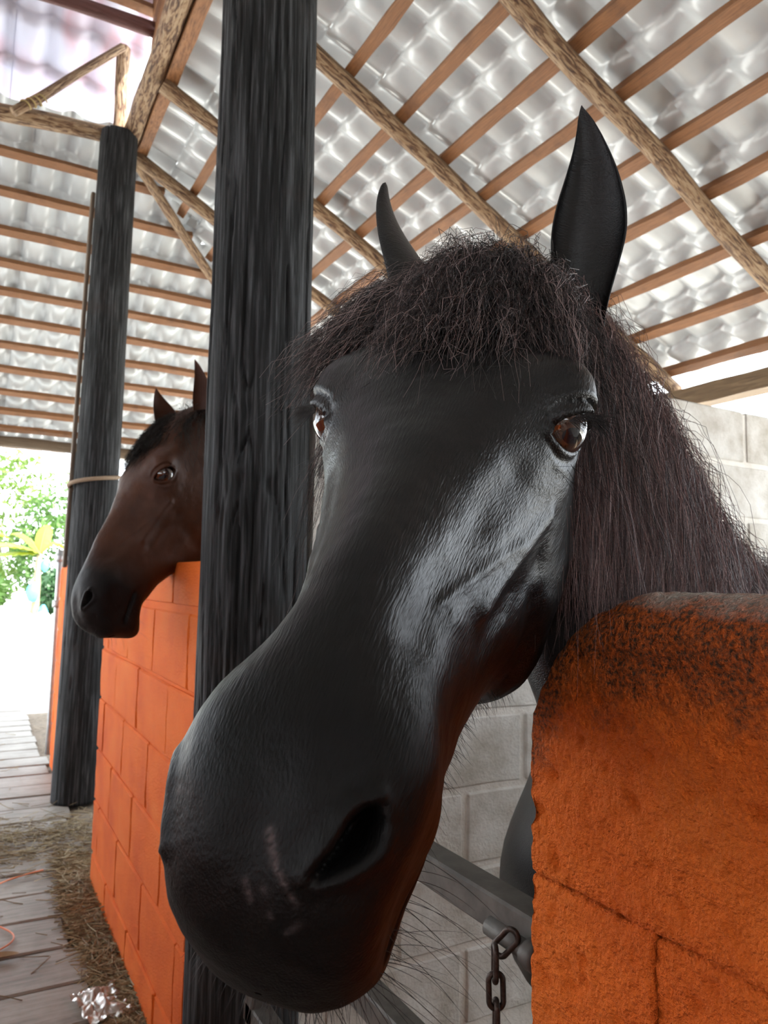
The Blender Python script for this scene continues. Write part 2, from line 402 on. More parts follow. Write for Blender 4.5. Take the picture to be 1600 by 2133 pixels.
# right orange wall: thick old paint, rounded worn top course
ry1 = .558
wall_right = tag(obj('wall_right', box_np(.104, 1.90, .90, 0), None, M_ORANGE, (.538, ry1-.012-.95, .45)), kind='structure')
def rough_block(name, y0, y1, z0, z1, x0, x1, mat, seed, cap=0.0, ny=90, nz=60, end_round=0.0, amp=.0028):
    """block as one closed displaced shell: superellipse section in X, profile in Z; optional rounded top corner."""
    nu = 2*nz+24
    ys = np.linspace(0, 1, ny); V = []
    for t in ys:
        y = y0+(y1-y0)*t; top = z1
        if end_round and y > y1-end_round:
            q = (y-(y1-end_round))/end_round; top = z1-end_round*.86*(1-math.sqrt(max(0, 1-q**2.0)))
        xm, hw = (x0+x1)/2, (x1-x0)/2; zm, hh = (z0+top)/2, (top-z0)/2
        a = np.arange(nu)*2*np.pi/nu+np.pi/4; ca, sa = np.cos(a), np.sin(a)
        rad = cap if cap else .006
        # rounded rectangle by clamping
        s = 1/np.maximum(np.abs(ca), np.abs(sa)); X = ca*s*hw; Z = sa*s*hh
        def rr(X, Z, r, m):
            ex = hw-r; ez = hh-r; dx = np.clip(np.abs(X)-ex, 0, None); dz = np.clip(np.abs(Z)-ez, 0, None); L = np.maximum(np.hypot(dx, dz), 1e-9)
            k = np.minimum(1, r/L); k = np.where((dx > 0) & (dz > 0), k, 1)
            return np.where(m, np.sign(X)*(np.minimum(np.abs(X), ex)+dx*k), X), np.where(m, np.sign(Z)*(np.minimum(np.abs(Z), ez)+dz*k), Z)
        X, Z = rr(X, Z, min(rad, hh*.95, hw*.95), Z > 0); X, Z = rr(X, Z, .005, Z <= 0)
        V.append(np.stack([xm+X, np.full(nu, y), zm+Z], -1))
    V = np.array(V); F = grid_faces(ny, nu, True)
    V = np.concatenate([np.repeat(V[:1].mean(1, keepdims=True), nu, 1)*1, V, V[-1:]*0+V[-1:].mean(1, keepdims=True)+(V[-1:]-V[-1:].mean(1, keepdims=True))*.5, np.repeat(V[-1:].mean(1, keepdims=True), nu, 1)], 0)
    # round the arris of the visible end
    Vf = V.reshape(-1, 3); F = grid_faces(len(V), nu, True); N = vnormals(Vf, F)
    if ((Vf-Vf.mean(0))*N).sum() < 0: N = -N; F = F[:, ::-1]
    d = fbm(Vf*95, 3, seed)*amp*.6+np.minimum(0, fbm(Vf*55, 2, seed+3)+.35)*amp*2.0+fbm(Vf*14, 2, seed+9)*amp*1.1
    Vf = Vf+N*d[:, None]
    return Vf, F
def rough_block_obj(*a, **k):
    V, F = rough_block(*a, **k); V = V-np.array(wall_right.location)
    return obj('block', mesh_np('block', V, F, None, True, a[7-0] if False else k.get('mat') or a[7]), wall_right)
rough_block_obj('block', -.62, ry1, .888, 1.146, .474, .602, M_ORANGEC, 5, cap=.050, ny=420, nz=110, end_round=.115)
zz = .887
for kz in range(4):
    z1 = zz-kz*CH-.0015; z0 = z1-CH+.003
    offs = .140 if kz % 2 == 0 else .33
    ycut = ry1-offs
    near = kz < 2
    rough_block_obj('block', ycut+.0015, ry1, max(z0, .0), z1, .475, .601, M_ORANGEC, 31+kz, ny=140 if near else 40, nz=90 if near else 30)
    yy = ycut-.0015
    while yy > -1.3:
        rough_block_obj('block', yy-BL, yy, max(z0, .0), z1, .475, .601, M_ORANGEC, 51+kz*7+int(yy*10), ny=170 if near and yy > .1 else 24, nz=90 if near and yy > .1 else 16)
        yy -= BL+.003

# ------------------------------------------------------------------ roof
ceiling = tag(empty('ceiling', (0, 0, 0)), kind='structure')
RZ, RS = 4.05, .5                     # right slope z = RZ - RS*X ; far slope z = RZ - RS*(Y-3.68)
def sheet(name, o, da, db, nrm, wid, length, mat, keep=None, per=.2, amp=.024, step=.290, drop=.034, phase=0.0):
    o, da, db, nrm = [np.array(q, float) for q in (o, da, db, nrm)]; da /= np.linalg.norm(da); db /= np.linalg.norm(db); nrm /= np.linalg.norm(nrm)
    na = int(wid/per*12)+1; a = np.linspace(0, wid, na); rows = []; hs = []
    ns = int(math.ceil(length/step))
    for k in range(ns):
        for f in (0.0, .25, .5, .75, .93, 1.0):
            b = min((k+f)*step, length); rows.append(b-(.0 if f else -.0005)); hs.append(drop*(f-.5)*(1.0))
    rows = np.array(rows); hs = np.array(hs)
    ph = (a+phase)/per*2*np.pi
    wave = amp*(np.cos(ph)+.22*np.cos(2*ph))
    Hh = wave[None]+hs[:, None]
    V = o+a[None, :, None]*da+rows[:, None, None]*db+Hh[..., None]*nrm
    F = grid_faces(len(rows), na)
    Vf = V.reshape(-1, 3)
    if keep is not None:
        m = keep(Vf[F].mean(1)); F = F[m]
        if len(F) == 0: return None
        used = np.unique(F); mp = np.full(len(Vf), -1); mp[used] = np.arange(len(used)); F = mp[F]; Vf = Vf[used]
    return obj(name, mesh_np(name, Vf, F, None, True, mat), ceiling)
dnR = np.array([1, 0, -RS]); nR = np.array([RS, 0, 1.0])
dnF = np.array([0, 1, -RS]); nF = np.array([0, RS, 1.0])
raft_y = [-5.1, -4.22, -3.35, -2.47, -1.60, -.72, .16, 1.03, 1.91, 2.785, 3.66, 4.40]
edges = [-6.0]+[q-.09 for q in raft_y[1:]]+[5.25, 6.1, 7.0]
slen = 2.79*math.sqrt(1+RS*RS)
for k in range(len(edges)-1):
    sheet('roof_sheet', (.68, edges[k], RZ-RS*.68+.055+.008*(k % 2)), (0, 1, 0), dnR, nR, edges[k+1]-edges[k]+.07, slen, M_ROOF, keep=lambda c: c[:, 1] < c[:, 0]+3.72, phase=edges[k])
xe = [-2.6, -1.7, -.8, .1, 1.0, 1.9, 2.8, 3.6]
for k in range(len(xe)-1):
    sheet('roof_sheet', (xe[k], 4.36, RZ-RS*(4.36-3.68)+.055+.008*(k % 2)), (1, 0, 0), dnF, nF, xe[k+1]-xe[k]+.07, 3.0*math.sqrt(1+RS*RS), M_ROOF, keep=lambda c: c[:, 0] < c[:, 1]-3.64, phase=xe[k]+.05)
for k, x in enumerate([1.06, 1.325, 1.58, 1.825, 2.05, 2.30, 2.55, 2.82, 3.09, 3.365]):
    beam_box('batten', (x, -6.0, RZ-RS*x), (x, x+3.66, RZ-RS*x), .052, .040, M_BATTEN, ceiling, up=tuple(nR), seed=k)
for k, y in enumerate([4.625, 4.872, 5.132, 5.368, 5.595, 5.838, 6.070, 6.315, 6.560, 6.780, 6.990, 7.20]):
    beam_box('batten', (-2.6, y, RZ-RS*(y-3.68)), (y-3.70, y, RZ-RS*(y-3.68)), .052, .036, M_BATTEN, ceiling, up=tuple(nF), seed=40+k)
for k, y in enumerate(raft_y):
    x0 = .70; x1 = 3.44
    pole('rafter', (x0, y, RZ-RS*x0-.062), (x1, y+.03, RZ-RS*x1-.058), .040, .037, 60+k, M_POLE, ceiling, wob=.016, K=60)
pole('hip_rafter', (.70, 4.40, RZ-RS*.70-.08), (3.30, 6.98, RZ-RS*3.30-.06), .032, .030, 81, M_POLE, ceiling, wob=.02, K=60)
for k, x in enumerate([-1.6, -.6]): pole('rafter', (x, 4.34, RZ-RS*.66-.07), (x, 7.2, RZ-RS*(7.2-3.68)-.06), .038, .035, 85+k, M_POLE, ceiling, K=50)
# wall plates
beam_box('wall_plate', (3.37, -6.0, 2.185), (3.37, 6.9, 2.185), .11, .10, mat_wood('plate_wood', (.05, .03, .015), (.14, .09, .045), (.26, .18, .10), 1), ceiling, seed=3)
pole('eave_beam', (-2.6, 7.02, 2.27), (3.37, 7.02, 2.285), .050, .046, 91, mat_wood('eave_wood', (.05, .035, .02), (.11, .075, .045), (.18, .13, .08), 0), ceiling)
# raised middle roof over the aisle: poles on the posts, clear pinkish sheets above
pole('tie_pole', (-2.4, 4.30, 3.45), (.60, 4.30, 3.665), .050, .046, 92, M_POLE, ceiling, wob=.02, K=60)
pole('aisle_pole', (.665, 4.36, 3.70), (.62, -6.0, 3.72), .052, .056, 93, M_POLE, ceiling, wob=.02, K=110)
beam_box('aisle_beam', (.735, 4.40, 3.695), (.74, -6.0, 3.72), .06, .10, M_BATTEN, ceiling, seed=9)
pole('king_pole', (.592, 4.28, 3.60), (.588, 4.28, 4.20), .042, .036, 94, M_POLE, ceiling)
pole('brace', (.05, 4.17, 3.56), (.572, 4.19, 4.14), .026, .022, 95, M_POLE, ceiling, wob=.03)
pole('tie_pole', (-2.4, 3.95, 4.02), (.70, 3.95, 4.13), .040, .038, 96, mat_wood('red_pole', (.05, .02, .015), (.13, .055, .05), (.22, .12, .11), 0), ceiling)
UZ = 6.30
for k in range(4):
    x0 = -2.4+k*.79
    sheet('roof_sheet', (x0, 3.5, UZ-RS*3.5+.05+.008*(k % 2)), (1, 0, 0), dnF, nF, .85 if k < 3 else .74, 1.29*math.sqrt(1+RS*RS), M_ROOFP, per=.21, amp=.024, phase=x0)
for k, y in enumerate([3.66, 4.02]):
    beam_box('batten', (-2.4, y, UZ-RS*y), (.70, y, UZ-RS*y), .055, .04, M_BATTEN, ceiling, up=tuple(nF), seed=70+k)
V, F = tubes(np.array([[(.085+.030*math.cos(a)*.6+.004*a, 4.17+.034*math.sin(a), 3.605+.030*math.cos(a)*-.5+.003*a) for a in np.linspace(0, 25, 120)]]), np.full((1, 120), .0045), 6)
obj('rope_lashing', mesh_np('rope_lashing', V, F, None, True, mat_simple('twine', (.34, .25, .10), .8)), ceiling)

# ------------------------------------------------------------------ posts
def post_mesh(base, top, r0, r1, seed, K=420, n=200, cracks=70, knots=(), sq=.0):
    r = np.random.default_rng(seed); base, top = np.array(base, float), np.array(top, float); Hh = top[2]-base[2]
    z = np.linspace(0, 1, K)[:, None]; th = (np.arange(n)*2*np.pi/n)[None]
    R = r0+(r1-r0)*z+0*th
    R = R*(1+sq*(np.abs(np.cos(2*th))**.5-.5)*.0)
    P = np.stack([np.cos(th)*1.3+0*z, np.sin(th)*1.3+0*z, z*Hh*.8+0*th], -1); R = R*(1+.035*fbm(P, 3, seed))
    P2 = np.stack([np.cos(th)*14+0*z, np.sin(th)*14+0*z, z*Hh*1.5+0*th], -1); R = R+.0016*fbm(P2, 3, seed+4)
    warp = .10*fbm(np.stack([np.cos(th)*2+0*z, np.sin(th)*2+0*z, z*Hh*2.2+0*th], -1), 2, seed+8)
    for k in range(len(knots)):
        pass
    thw = th+warp
    for kn in knots:   # grain swells and turns round a knot
        dth = (th-kn[0]+np.pi) % (2*np.pi)-np.pi; dz = (z*Hh-kn[1])
        q = (dth*r0/.035)**2+(dz/.06)**2; R = R+.010*np.exp(-q)-.014*np.exp(-q*9); thw = thw+.16*np.sign(dth)*np.exp(-q/1.6)*(np.abs(dth) > 0)
    for k in range(cracks):
        a0 = r.uniform(0, 2*np.pi); zc = r.uniform(0, 1); ln = r.uniform(.04, .30)/Hh*2.0; wd = r.uniform(.006, .020); dp = r.uniform(.004, .015)
        d = (thw-a0-.12*(z-zc)+np.pi) % (2*np.pi)-np.pi
        R = R-dp*np.exp(-(d/wd)**2)*np.clip(1-((z-zc)/ln)**2, 0, 1)**.5
    C = base+(top-base)*z[..., None]
    V = C+np.stack([R*np.cos(th), R*np.sin(th), 0*R], -1)
    V = np.concatenate([np.repeat(C[:1], n, 1), V, np.repeat(C[-1:], n, 1)], 0)
    uv = np.stack([np.repeat(th/(2*np.pi), K, 0), np.repeat(z*Hh, n, 1)], -1); uv = np.concatenate([uv[:1], uv, uv[-1:]], 0)
    return V.reshape(-1, 3), grid_faces(K+2, n, True), uv.reshape(-1, 2)
def post(label, base, top, r0, r1, seed, **kw):
    root = empty('post', tuple(base)); V, F, uv = post_mesh(base, top, r0, r1, seed, **kw)
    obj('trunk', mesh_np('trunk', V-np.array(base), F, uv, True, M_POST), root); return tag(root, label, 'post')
kn = [(math.radians(233), 1.36), (math.radians(262), 1.36), (math.radians(240), 1.52)]
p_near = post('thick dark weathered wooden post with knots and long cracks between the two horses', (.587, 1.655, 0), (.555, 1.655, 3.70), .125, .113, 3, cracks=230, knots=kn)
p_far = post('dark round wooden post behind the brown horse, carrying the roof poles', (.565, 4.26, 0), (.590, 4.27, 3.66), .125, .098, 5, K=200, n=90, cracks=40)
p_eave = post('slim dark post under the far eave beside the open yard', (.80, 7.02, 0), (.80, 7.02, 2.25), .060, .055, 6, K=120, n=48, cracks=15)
pp = obj('plank_strip', box_np(.02, .05, 2.1, .004), p_far, mat_wood('grey_strip', (.05, .035, .025), (.12, .085, .06), (.19, .14, .10))); pp.location = (-.105, .05, 2.25); pp.rotation_euler = (0, math.radians(.8), 0)

# ------------------------------------------------------------------ the rest of the barn around and behind the viewpoint
AX = -.60                                  # middle of the aisle; the far side mirrors the near side
dnL = np.array([-1, 0, -RS]); nL = np.array([-RS, 0, 1.0])
le = [-6.0, -4.3, -2.6, -.9, .8, 2.5, 4.4]
for k in range(len(le)-1):
    sheet('roof_sheet', (2*AX-.52, le[k], RZ-RS*.52+.055), (0, 1, 0), dnL, nL, le[k+1]-le[k]+.05, slen, M_ROOF)
for x in [.54, 1.06, 1.58, 2.05, 2.55, 3.09, 3.365]:
    beam_box('batten', (2*AX-x, -6.0, RZ-RS*x), (2*AX-x, 4.4, RZ-RS*x), .052, .040, M_BATTEN, ceiling, up=tuple(nL), seed=int(x*100))
for y in [-5.1, -3.35, -1.6, .16, 1.91, 3.66]:
    pole('rafter', (2*AX-.5, y, RZ-RS*.5-.062), (2*AX-3.44, y, RZ-RS*3.44-.058), .040, .037, int(160+y*3), M_POLE, ceiling, K=20)
wall_across = tag(obj('wall_across', box_np(.12, 10.2, 1.2, .004), None, M_ORANGE, (2*AX-.538, -.9, .6)), kind='structure')
for y in (-5.0, -1.7, 1.655, 4.26):
    V, F, uv = pole_mesh((2*AX-.70, y, 0), (2*AX-.70, y, 3.62), .12, .11, int(y*10)+90, n=16, K=14)
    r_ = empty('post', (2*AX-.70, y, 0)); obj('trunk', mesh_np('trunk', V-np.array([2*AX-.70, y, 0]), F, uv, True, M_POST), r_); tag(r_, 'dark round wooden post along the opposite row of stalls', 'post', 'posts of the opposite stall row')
wall_front = tag(obj('wall_front', box_np(8.2, .14, 3.4, .004), None, M_BLOCK, (AX, -6.05, 1.7)), kind='structure')
wall_side = tag(obj('wall_side', box_np(.12, 12.9, .75, .004), None, M_BLOCK, (3.42, .45, .375)), kind='structure')
wall_opposite = tag(obj('wall_opposite', box_np(.12, 10.4, 1.6, .004), None, M_BLOCK, (2*AX-3.42, -.9, .8)), kind='structure')
wall_partition = tag(obj('wall_partition', box_np(2.7, .12, 1.75, .004), None, M_BLOCK, (2.03, -1.30, .875)), kind='structure')
for k in range(4):
    x0 = -2.4+k*.79
    sheet('roof_sheet', (x0, -6.0, UZ-RS*3.5+.05+.008*(k % 2)), (1, 0, 0), (0, 1, 0), (0, 0, 1.0), .85 if k < 3 else .74, 9.5, M_ROOF, per=.21, amp=.024, phase=x0)
for x in (.70, -1.82):  # added boards, closing the clerestory gap to keep sky light out of the aisle
    for k in range(6):
        beam_box('light_block_board', (x, -6.0, 3.80+k*.125), (x, 4.0, 3.80+k*.125), .02, .118, M_BATTEN, ceiling, seed=200+k)

# ------------------------------------------------------------------ horses
# head-local frame: s from the poll to the muzzle, w to the horse's left, n out of the face
STN = np.array([
 # s     nt     w1    n1     w2    n2     w3    n3     w4    n4     nb
 [-.085, -.085, .030, -.088, .052, -.100, .058, -.125, .044, -.155, -.170],
 [-.045, -.030, .040, -.034, .066, -.060, .072, -.105, .056, -.165, -.185],
 [ .020,  .000, .044, -.004, .074, -.034, .084, -.095, .064, -.190, -.212],
 [ .080,  .010, .047,  .004, .083, -.022, .091, -.090, .067, -.220, -.245],
 [ .140,  .013, .055,  .005, .094, -.020, .096, -.090, .070, -.245, -.272],
 [ .190,  .012, .062,  .003, .098, -.028, .097, -.095, .070, -.258, -.288],
 [ .230,  .010, .056, -.001, .089, -.040, .091, -.100, .068, -.268, -.302],
 [ .275,  .006, .040, -.005, .075, -.048, .081, -.105, .063, -.262, -.292],
 [ .320,  .003, .025, -.006, .063, -.050, .070, -.100, .050, -.218, -.242],
 [ .370,  .001, .019, -.006, .053, -.047, .060, -.094, .045, -.182, -.203],
 [ .420, -.002, .018, -.008, .048, -.045, .055, -.090, .043, -.160, -.180],
 [ .465, -.007, .021, -.012, .051, -.044, .056, -.086, .044, -.152, -.172],
 [ .498, -.012, .037, -.020, .060, -.047, .060, -.088, .045, -.152, -.174],
 [ .528, -.019, .040, -.026, .063, -.054, .055, -.096, .041, -.158, -.182],
 [ .554, -.031, .036, -.037, .056, -.064, .050, -.104, .039, -.160, -.182],
 [ .576, -.050, .032, -.055, .047, -.078, .046, -.110, .034, -.140, -.150],
 [ .590, -.076, .017, -.080, .024, -.094, .025, -.114, .019, -.124, -.129],
 [ .593, -.106, .000, -.106, .001, -.106, .001, -.107, .000, -.107, -.107]])

def head_grid(NS, NU):
    m = len(STN); q = np.linspace(0, m-1.02, NS); S = spline_eval(np.arange(m, dtype=float), STN, q)
    V = np.zeros((NS, NU, 3))
    for i, r in enumerate(S):
        w = np.maximum(r[[2, 4, 6, 8]], 2e-4); n = r[[3, 5, 7, 9]]
        pts = np.array([[0, r[1]]]+[[w[k], n[k]] for k in range(4)]+[[0, r[10]]]+[[-w[k], n[k]] for k in (3, 2, 1, 0)])
        c = periodic_spline(pts, NU); V[i, :, 0] = r[0]; V[i, :, 1:] = c
    return V

EYE_C = np.array([.208, .098, -.040]); EYE_AX = np.array([.80, -.30, .42])   # long axis points to the inner corner
NOS_C = np.array([.539, .0345, -.043])

def head_mesh(NS=330, NU=300):
    G = head_grid(NS, NU); V = G.reshape(-1, 3); F = grid_faces(NS, NU, True)
    N = vnormals(V, F)
    if N[NU*NS//2][2]*0+((V-V.mean(0))*N).sum() < 0: N = -N; F = F[:, ::-1]
    uv = np.stack([np.tile(np.arange(NU)/NU, NS), V[:, 0]], -1)
    s, w, n = V.T; aw = np.abs(w)
    P = np.stack([s, aw, n], -1)
    def ga(c, sg): return np.exp(-(((P-np.array(c))/np.array(sg))**2).sum(1)/2)
    def ridge(a, b, sg):
        a = np.array(a); b = np.array(b); d = b-a; t = np.clip(((P-a)@d)/(d@d), 0, 1)
        return np.exp(-(np.linalg.norm(P-(a+t[:, None]*d), axis=1)/sg)**2/2)
    D = np.zeros(len(V))
    D += .0170*ga((.178, .096, -.022), (.026, .030, .020))         # brow bone over the eye
    D += .0050*ga((.225, .098, -.075), (.022, .03, .016))          # lower orbit rim
    D -= .0085*ga((.118, .078, -.015), (.020, .020, .016))         # hollow above the eye
    D += .0050*ridge((.255, .085, -.085), (.365, .062, -.078), .0065)  # facial crest
    D -= .0045*ridge((.270, .078, -.118), (.370, .062, -.105), .010)
    D -= .0050*ridge((.275, .066, -.040), (.430, .044, -.035), .013)   # hollow beside the nasal bone
    D += .0016*ridge((.300, .075, -.075), (.40, .048, -.040), .0028)   # vein
    D += .0013*ridge((.245, .094, -.10), (.33, .07, -.125), .0028)
    D += .0070*ga((.19, .09, -.17), (.055, .05, .045))             # cheek muscle
    D -= .0050*ridge((.285, .078, -.15), (.30, .062, -.21), .012)
    D += .0050*ga((.485, .048, -.050), (.025, .02, .018))          # false nostril swell
    D += .0020*ga((.500, .058, -.100), (.022, .025, .018))         # lip side
    D += .0050*ga((.552, .0, -.185), (.020, .022, .02))            # chin
    D -= .0060*ga((.490, .0, -.175), (.018, .05, .02))             # chin groove
    D -= .0040*ga((.552, .0, -.028), (.02, .010, .02))             # dip between nostrils
    V = V+N*D[:, None]
    # mouth line
    a = np.array([.488, .058, -.122]); b = np.array([.545, .05, -.134]); c = np.array([.590, 0.010, -.134])
    P = np.stack([V[:, 0], np.abs(V[:, 1]), V[:, 2]], -1)
    N = vnormals(V, F)
    g = np.maximum(ridge(a, b, .0030), ridge(b, c, .0030)); V = V-N*(g*.0085)[:, None]
    for sd in (1, -1):
        # eye: lids and opening
        c = EYE_C*np.array([1, sd, 1]); i0 = np.argmin(np.linalg.norm(V-c, axis=1)); N = vnormals(V, F); c0 = V[i0].copy(); nn = N[np.linalg.norm(V-c0, axis=1) < .02].mean(0)
        nn /= np.linalg.norm(nn)
        e1 = EYE_AX*np.array([1, sd, 1]); e1 = e1-nn*(e1@nn); e1 /= np.linalg.norm(e1); e2 = np.cross(nn, e1)*(1)
        if e2[2]-.5*e2[0] < 0: e2 = -e2                               # e2 towards the brow
        d = V-c0; A = d@e1; B = d@e2; R3 = np.linalg.norm(d, axis=1); near = R3 < .055
        xa = A/.0260
        up = .0140*np.sqrt(np.clip(1-xa**2, 0, 1))*(1-.18*xa); lo = -.0125*np.clip(1-xa**2, 0, 1)**.7*(1-.1*xa)
        sd_ = np.where(B > (up+lo)/2, B-up, lo-B)                       # signed distance-like (neg inside)
        out_x = np.clip(np.abs(xa)-1, 0, 9)*.0260; sd_ = np.where(np.abs(xa) > 1, np.hypot(out_x, np.clip(sd_, 0, 9)), sd_)
        disp = -.020*(1-sstep(-.0022, .0006, sd_))                      # opening
        lid = np.exp(-((sd_-.0035)/.0026)**2); upper = B > 0
        disp += lid*np.where(upper, .0042, .0026)*near*(sd_ > -.0015)
        crease = np.exp(-((sd_-.0105)/.0016)**2); disp -= crease*np.where(upper, .0032, .0015)*sstep(.034, .024, np.abs(A))
        cr2 = np.exp(-((sd_-.0165)/.0022)**2); disp += cr2*np.where(upper, .0022, .0006)*sstep(.034, .024, np.abs(A))
        disp *= near*(V[:, 1]*sd > 0)
        V = V+nn*disp[:, None]
        if sd == 1: EYE = []
        EYE.append((c0, nn, e1, e2))
        # nostril: comma shaped
        c = NOS_C*np.array([1, sd, 1]) if sd > 0 else np.array([.535, -.054, -.052]); i0 = np.argmin(np.linalg.norm(V-c, axis=1)); c0 = V[i0].copy(); nn = N[i0]
        e1 = np.array([.80, -.50*sd, -.33]); e1 = e1-nn*(e1@nn); e1 /= np.linalg.norm(e1); e2 = np.cross(nn, e1)
        if e2[2] > 0: e2 = -e2                                          # e2 towards the outer/lower side
        d = V-c0; A = d@e1; B = d@e2-.006*np.cos((d@e1)/.018); R3 = np.linalg.norm(d, axis=1)
        hw = np.where(A < 0, .0068*np.sqrt(np.clip(1-(A/.013)**2, 0, 1)), .0068*np.clip(1-(A/.024), 0, 1)**.8)
        q = np.abs(B)-hw; q = np.where((A < -.013) | (A > .024), np.hypot(np.maximum(-.013-A, A-.024), np.abs(B)), q)
        disp = -.030*(1-sstep(-.0075, .0015, q))
        disp += .0045*np.exp(-((q-.0055)/.0045)**2)*np.where(B < 0, 1.15, .75)*(1 if sd > 0 else .6)
        disp *= (R3 < .06)*(V[:, 1]*sd > 0)
        V = V+nn*disp[:, None]
    # fine skin and muscle unevenness
    N = vnormals(V, F); V = V+N*(fbm(V*28, 2, 3)*.0011+fbm(V*90, 2, 9)*.00035)[:, None]
    # close both ends
    nv = len(V); V = np.vstack([V, V[:NU].mean(0), V[-NU:].mean(0)]); uv = np.vstack([uv, [[0, -.03], [0, .593]]])
    j = np.arange(NU); j2 = (j+1) % NU; base = (NS-1)*NU
    caps = np.concatenate([np.stack([j2, j, np.full(NU, nv), np.full(NU, nv)], -1), np.stack([base+j, base+j2, np.full(NU, nv+1), np.full(NU, nv+1)], -1)])
    return V, F, uv, EYE

def quads_to_tris(F): return np.concatenate([F[:, [0, 1, 2]], F[:, [0, 2, 3]]])

def loft(C, U, Wd, hd, hw, n=40, flat=0.0):
    """closed tube: centre C[k], up U[k], side Wd[k], half depth hd, half width hw (egg shaped)."""
    a = np.arange(n)*2*np.pi/n; ca, sa = np.cos(a), np.sin(a)
    V = C[:, None, :]+U[:, None, :]*(hd[:, None]*ca)[..., None]+Wd[:, None, :]*(hw[:, None]*sa*(1-.12*ca))[..., None]
    return V.reshape(-1, 3), grid_faces(len(C), n, True)

def body_parts(spine, legs, yc, n=44, K=70):
    """trunk and neck from spine rows (x,y,z,hd,hw), legs from joint rows; returns verts, faces."""
    sp = np.array(spine, float); q = np.linspace(0, len(sp)-1, K); S = spline_eval(np.arange(len(sp), dtype=float), sp, q)
    C = S[:, :3]; T = np.gradient(C, axis=0); T /= np.linalg.norm(T, axis=1, keepdims=True)
    side = np.cross(T, [0, 0, 1.0]); side /= np.linalg.norm(side, axis=1, keepdims=True); up = np.cross(side, T)
    V, F = loft(C, up, side, np.maximum(S[:, 3], .004), np.maximum(S[:, 4], .004), n)
    Vs, Fs = [V], [F]; off = len(V)
    for lg in legs:
        lg = np.array(lg, float); q = np.linspace(0, len(lg)-1, 40); S = spline_eval(np.arange(len(lg), dtype=float), lg, q)
        m = len(S); Vl, Fl = loft(S[:, :3], np.tile([1.0, 0, 0], (m, 1)), np.tile([0, 1.0, 0], (m, 1)), S[:, 3], S[:, 4], 20)
        Vs.append(Vl); Fs.append(Fl+off); off += len(Vl)
    return np.vstack(Vs), np.vstack(Fs)

def ear_mesh(base, tip, wdir, face, width, bend=(0, 0, 0), cup=.9, nv=44, nt=18, prof=None):
    """cupped ear: outer and inner shells lofted to a closed surface; face = direction the opening looks."""
    base, tip, wdir, face, bend = [np.array(x, float) for x in (base, tip, wdir, face, bend)]
    ax = tip-base; L = np.linalg.norm(ax); a = ax/L
    wdir = wdir-a*(wdir@a); wdir /= np.linalg.norm(wdir); face = np.cross(wdir, a)*np.sign(np.cross(wdir, a)@face)
    v = np.linspace(0, 1, nv)
    PR = prof or [(0, .62), (.12, .72), (.26, .87), (.415, 1), (.546, .93), (.70, .68), (.83, .42), (.917, .26), (.97, .12), (1, .012)]
    prof = np.interp(v, [p[0] for p in PR], [p[1] for p in PR])
    k = np.ones(5)/5; pp = np.convolve(np.pad(prof, 2, mode='edge'), k, 'valid'); prof = np.where(v > .93, prof, pp)
    V = []
    for i, t in enumerate(v):
        c = base+ax*t+bend*6.75*t*t*(1-t)
        hw = width/2*prof[i]; cu = cup*(1-.35*t)
        th = np.linspace(-1, 1, nt)
        arc = np.stack([np.sin(th*np.pi/2*min(1, .98)), -(np.cos(th*np.pi/2))*cu], -1)*hw
        out = c+arc[:, :1]*wdir+arc[:, 1:]*face
        thick = .0045*(1-.6*t)*np.cos(th*np.pi/2)[:, None]+.0006
        inn = c+arc[:, :1]*wdir*.97+arc[:, 1:]*face*.98+face*thick
        V.append(np.vstack([out, inn[::-1]]))
    V = np.array(V); m = V.shape[1]
    return V.reshape(-1, 3), grid_faces(nv, m, True)

def frizz(P, amp, freq, seed, K):
    """add curl noise to strands P [N,K,3]; grows along the strand."""
    r = np.random.default_rng(seed); N = len(P); t = np.linspace(0, 1, K)[None, :, None]
    ph = r.uniform(0, 6.28, (N, 1, 3)); fr = r.uniform(.6, 1.4, (N, 1, 3))*freq; am = r.uniform(.3, 1.3, (N, 1, 3))*amp
    ph2 = r.uniform(0, 6.28, (N, 1, 3))
    return P+am*(np.sin(ph+t*fr*6.28)+.6*np.sin(ph2+t*fr*2.3*6.28))*np.minimum(1, t*3)

def strands_obj(name, P, r0, parent, mat, taper=.35, seed=1):
    N, K, _ = P.shape; r = np.random.default_rng(seed)
    rad = (r.uniform(.7, 1.2, (N, 1))*r0)*(1-(1-taper)*np.linspace(0, 1, K)[None, :]**1.5)
    V, F = tubes(P, rad, 3)
    uv = np.stack([np.repeat(r.random(N), K*3), np.tile(np.repeat(np.linspace(0, 1, K), 3), N)], -1)
    return tag(obj(name, mesh_np(name, V, F, uv, True, mat), parent), kind='stuff')

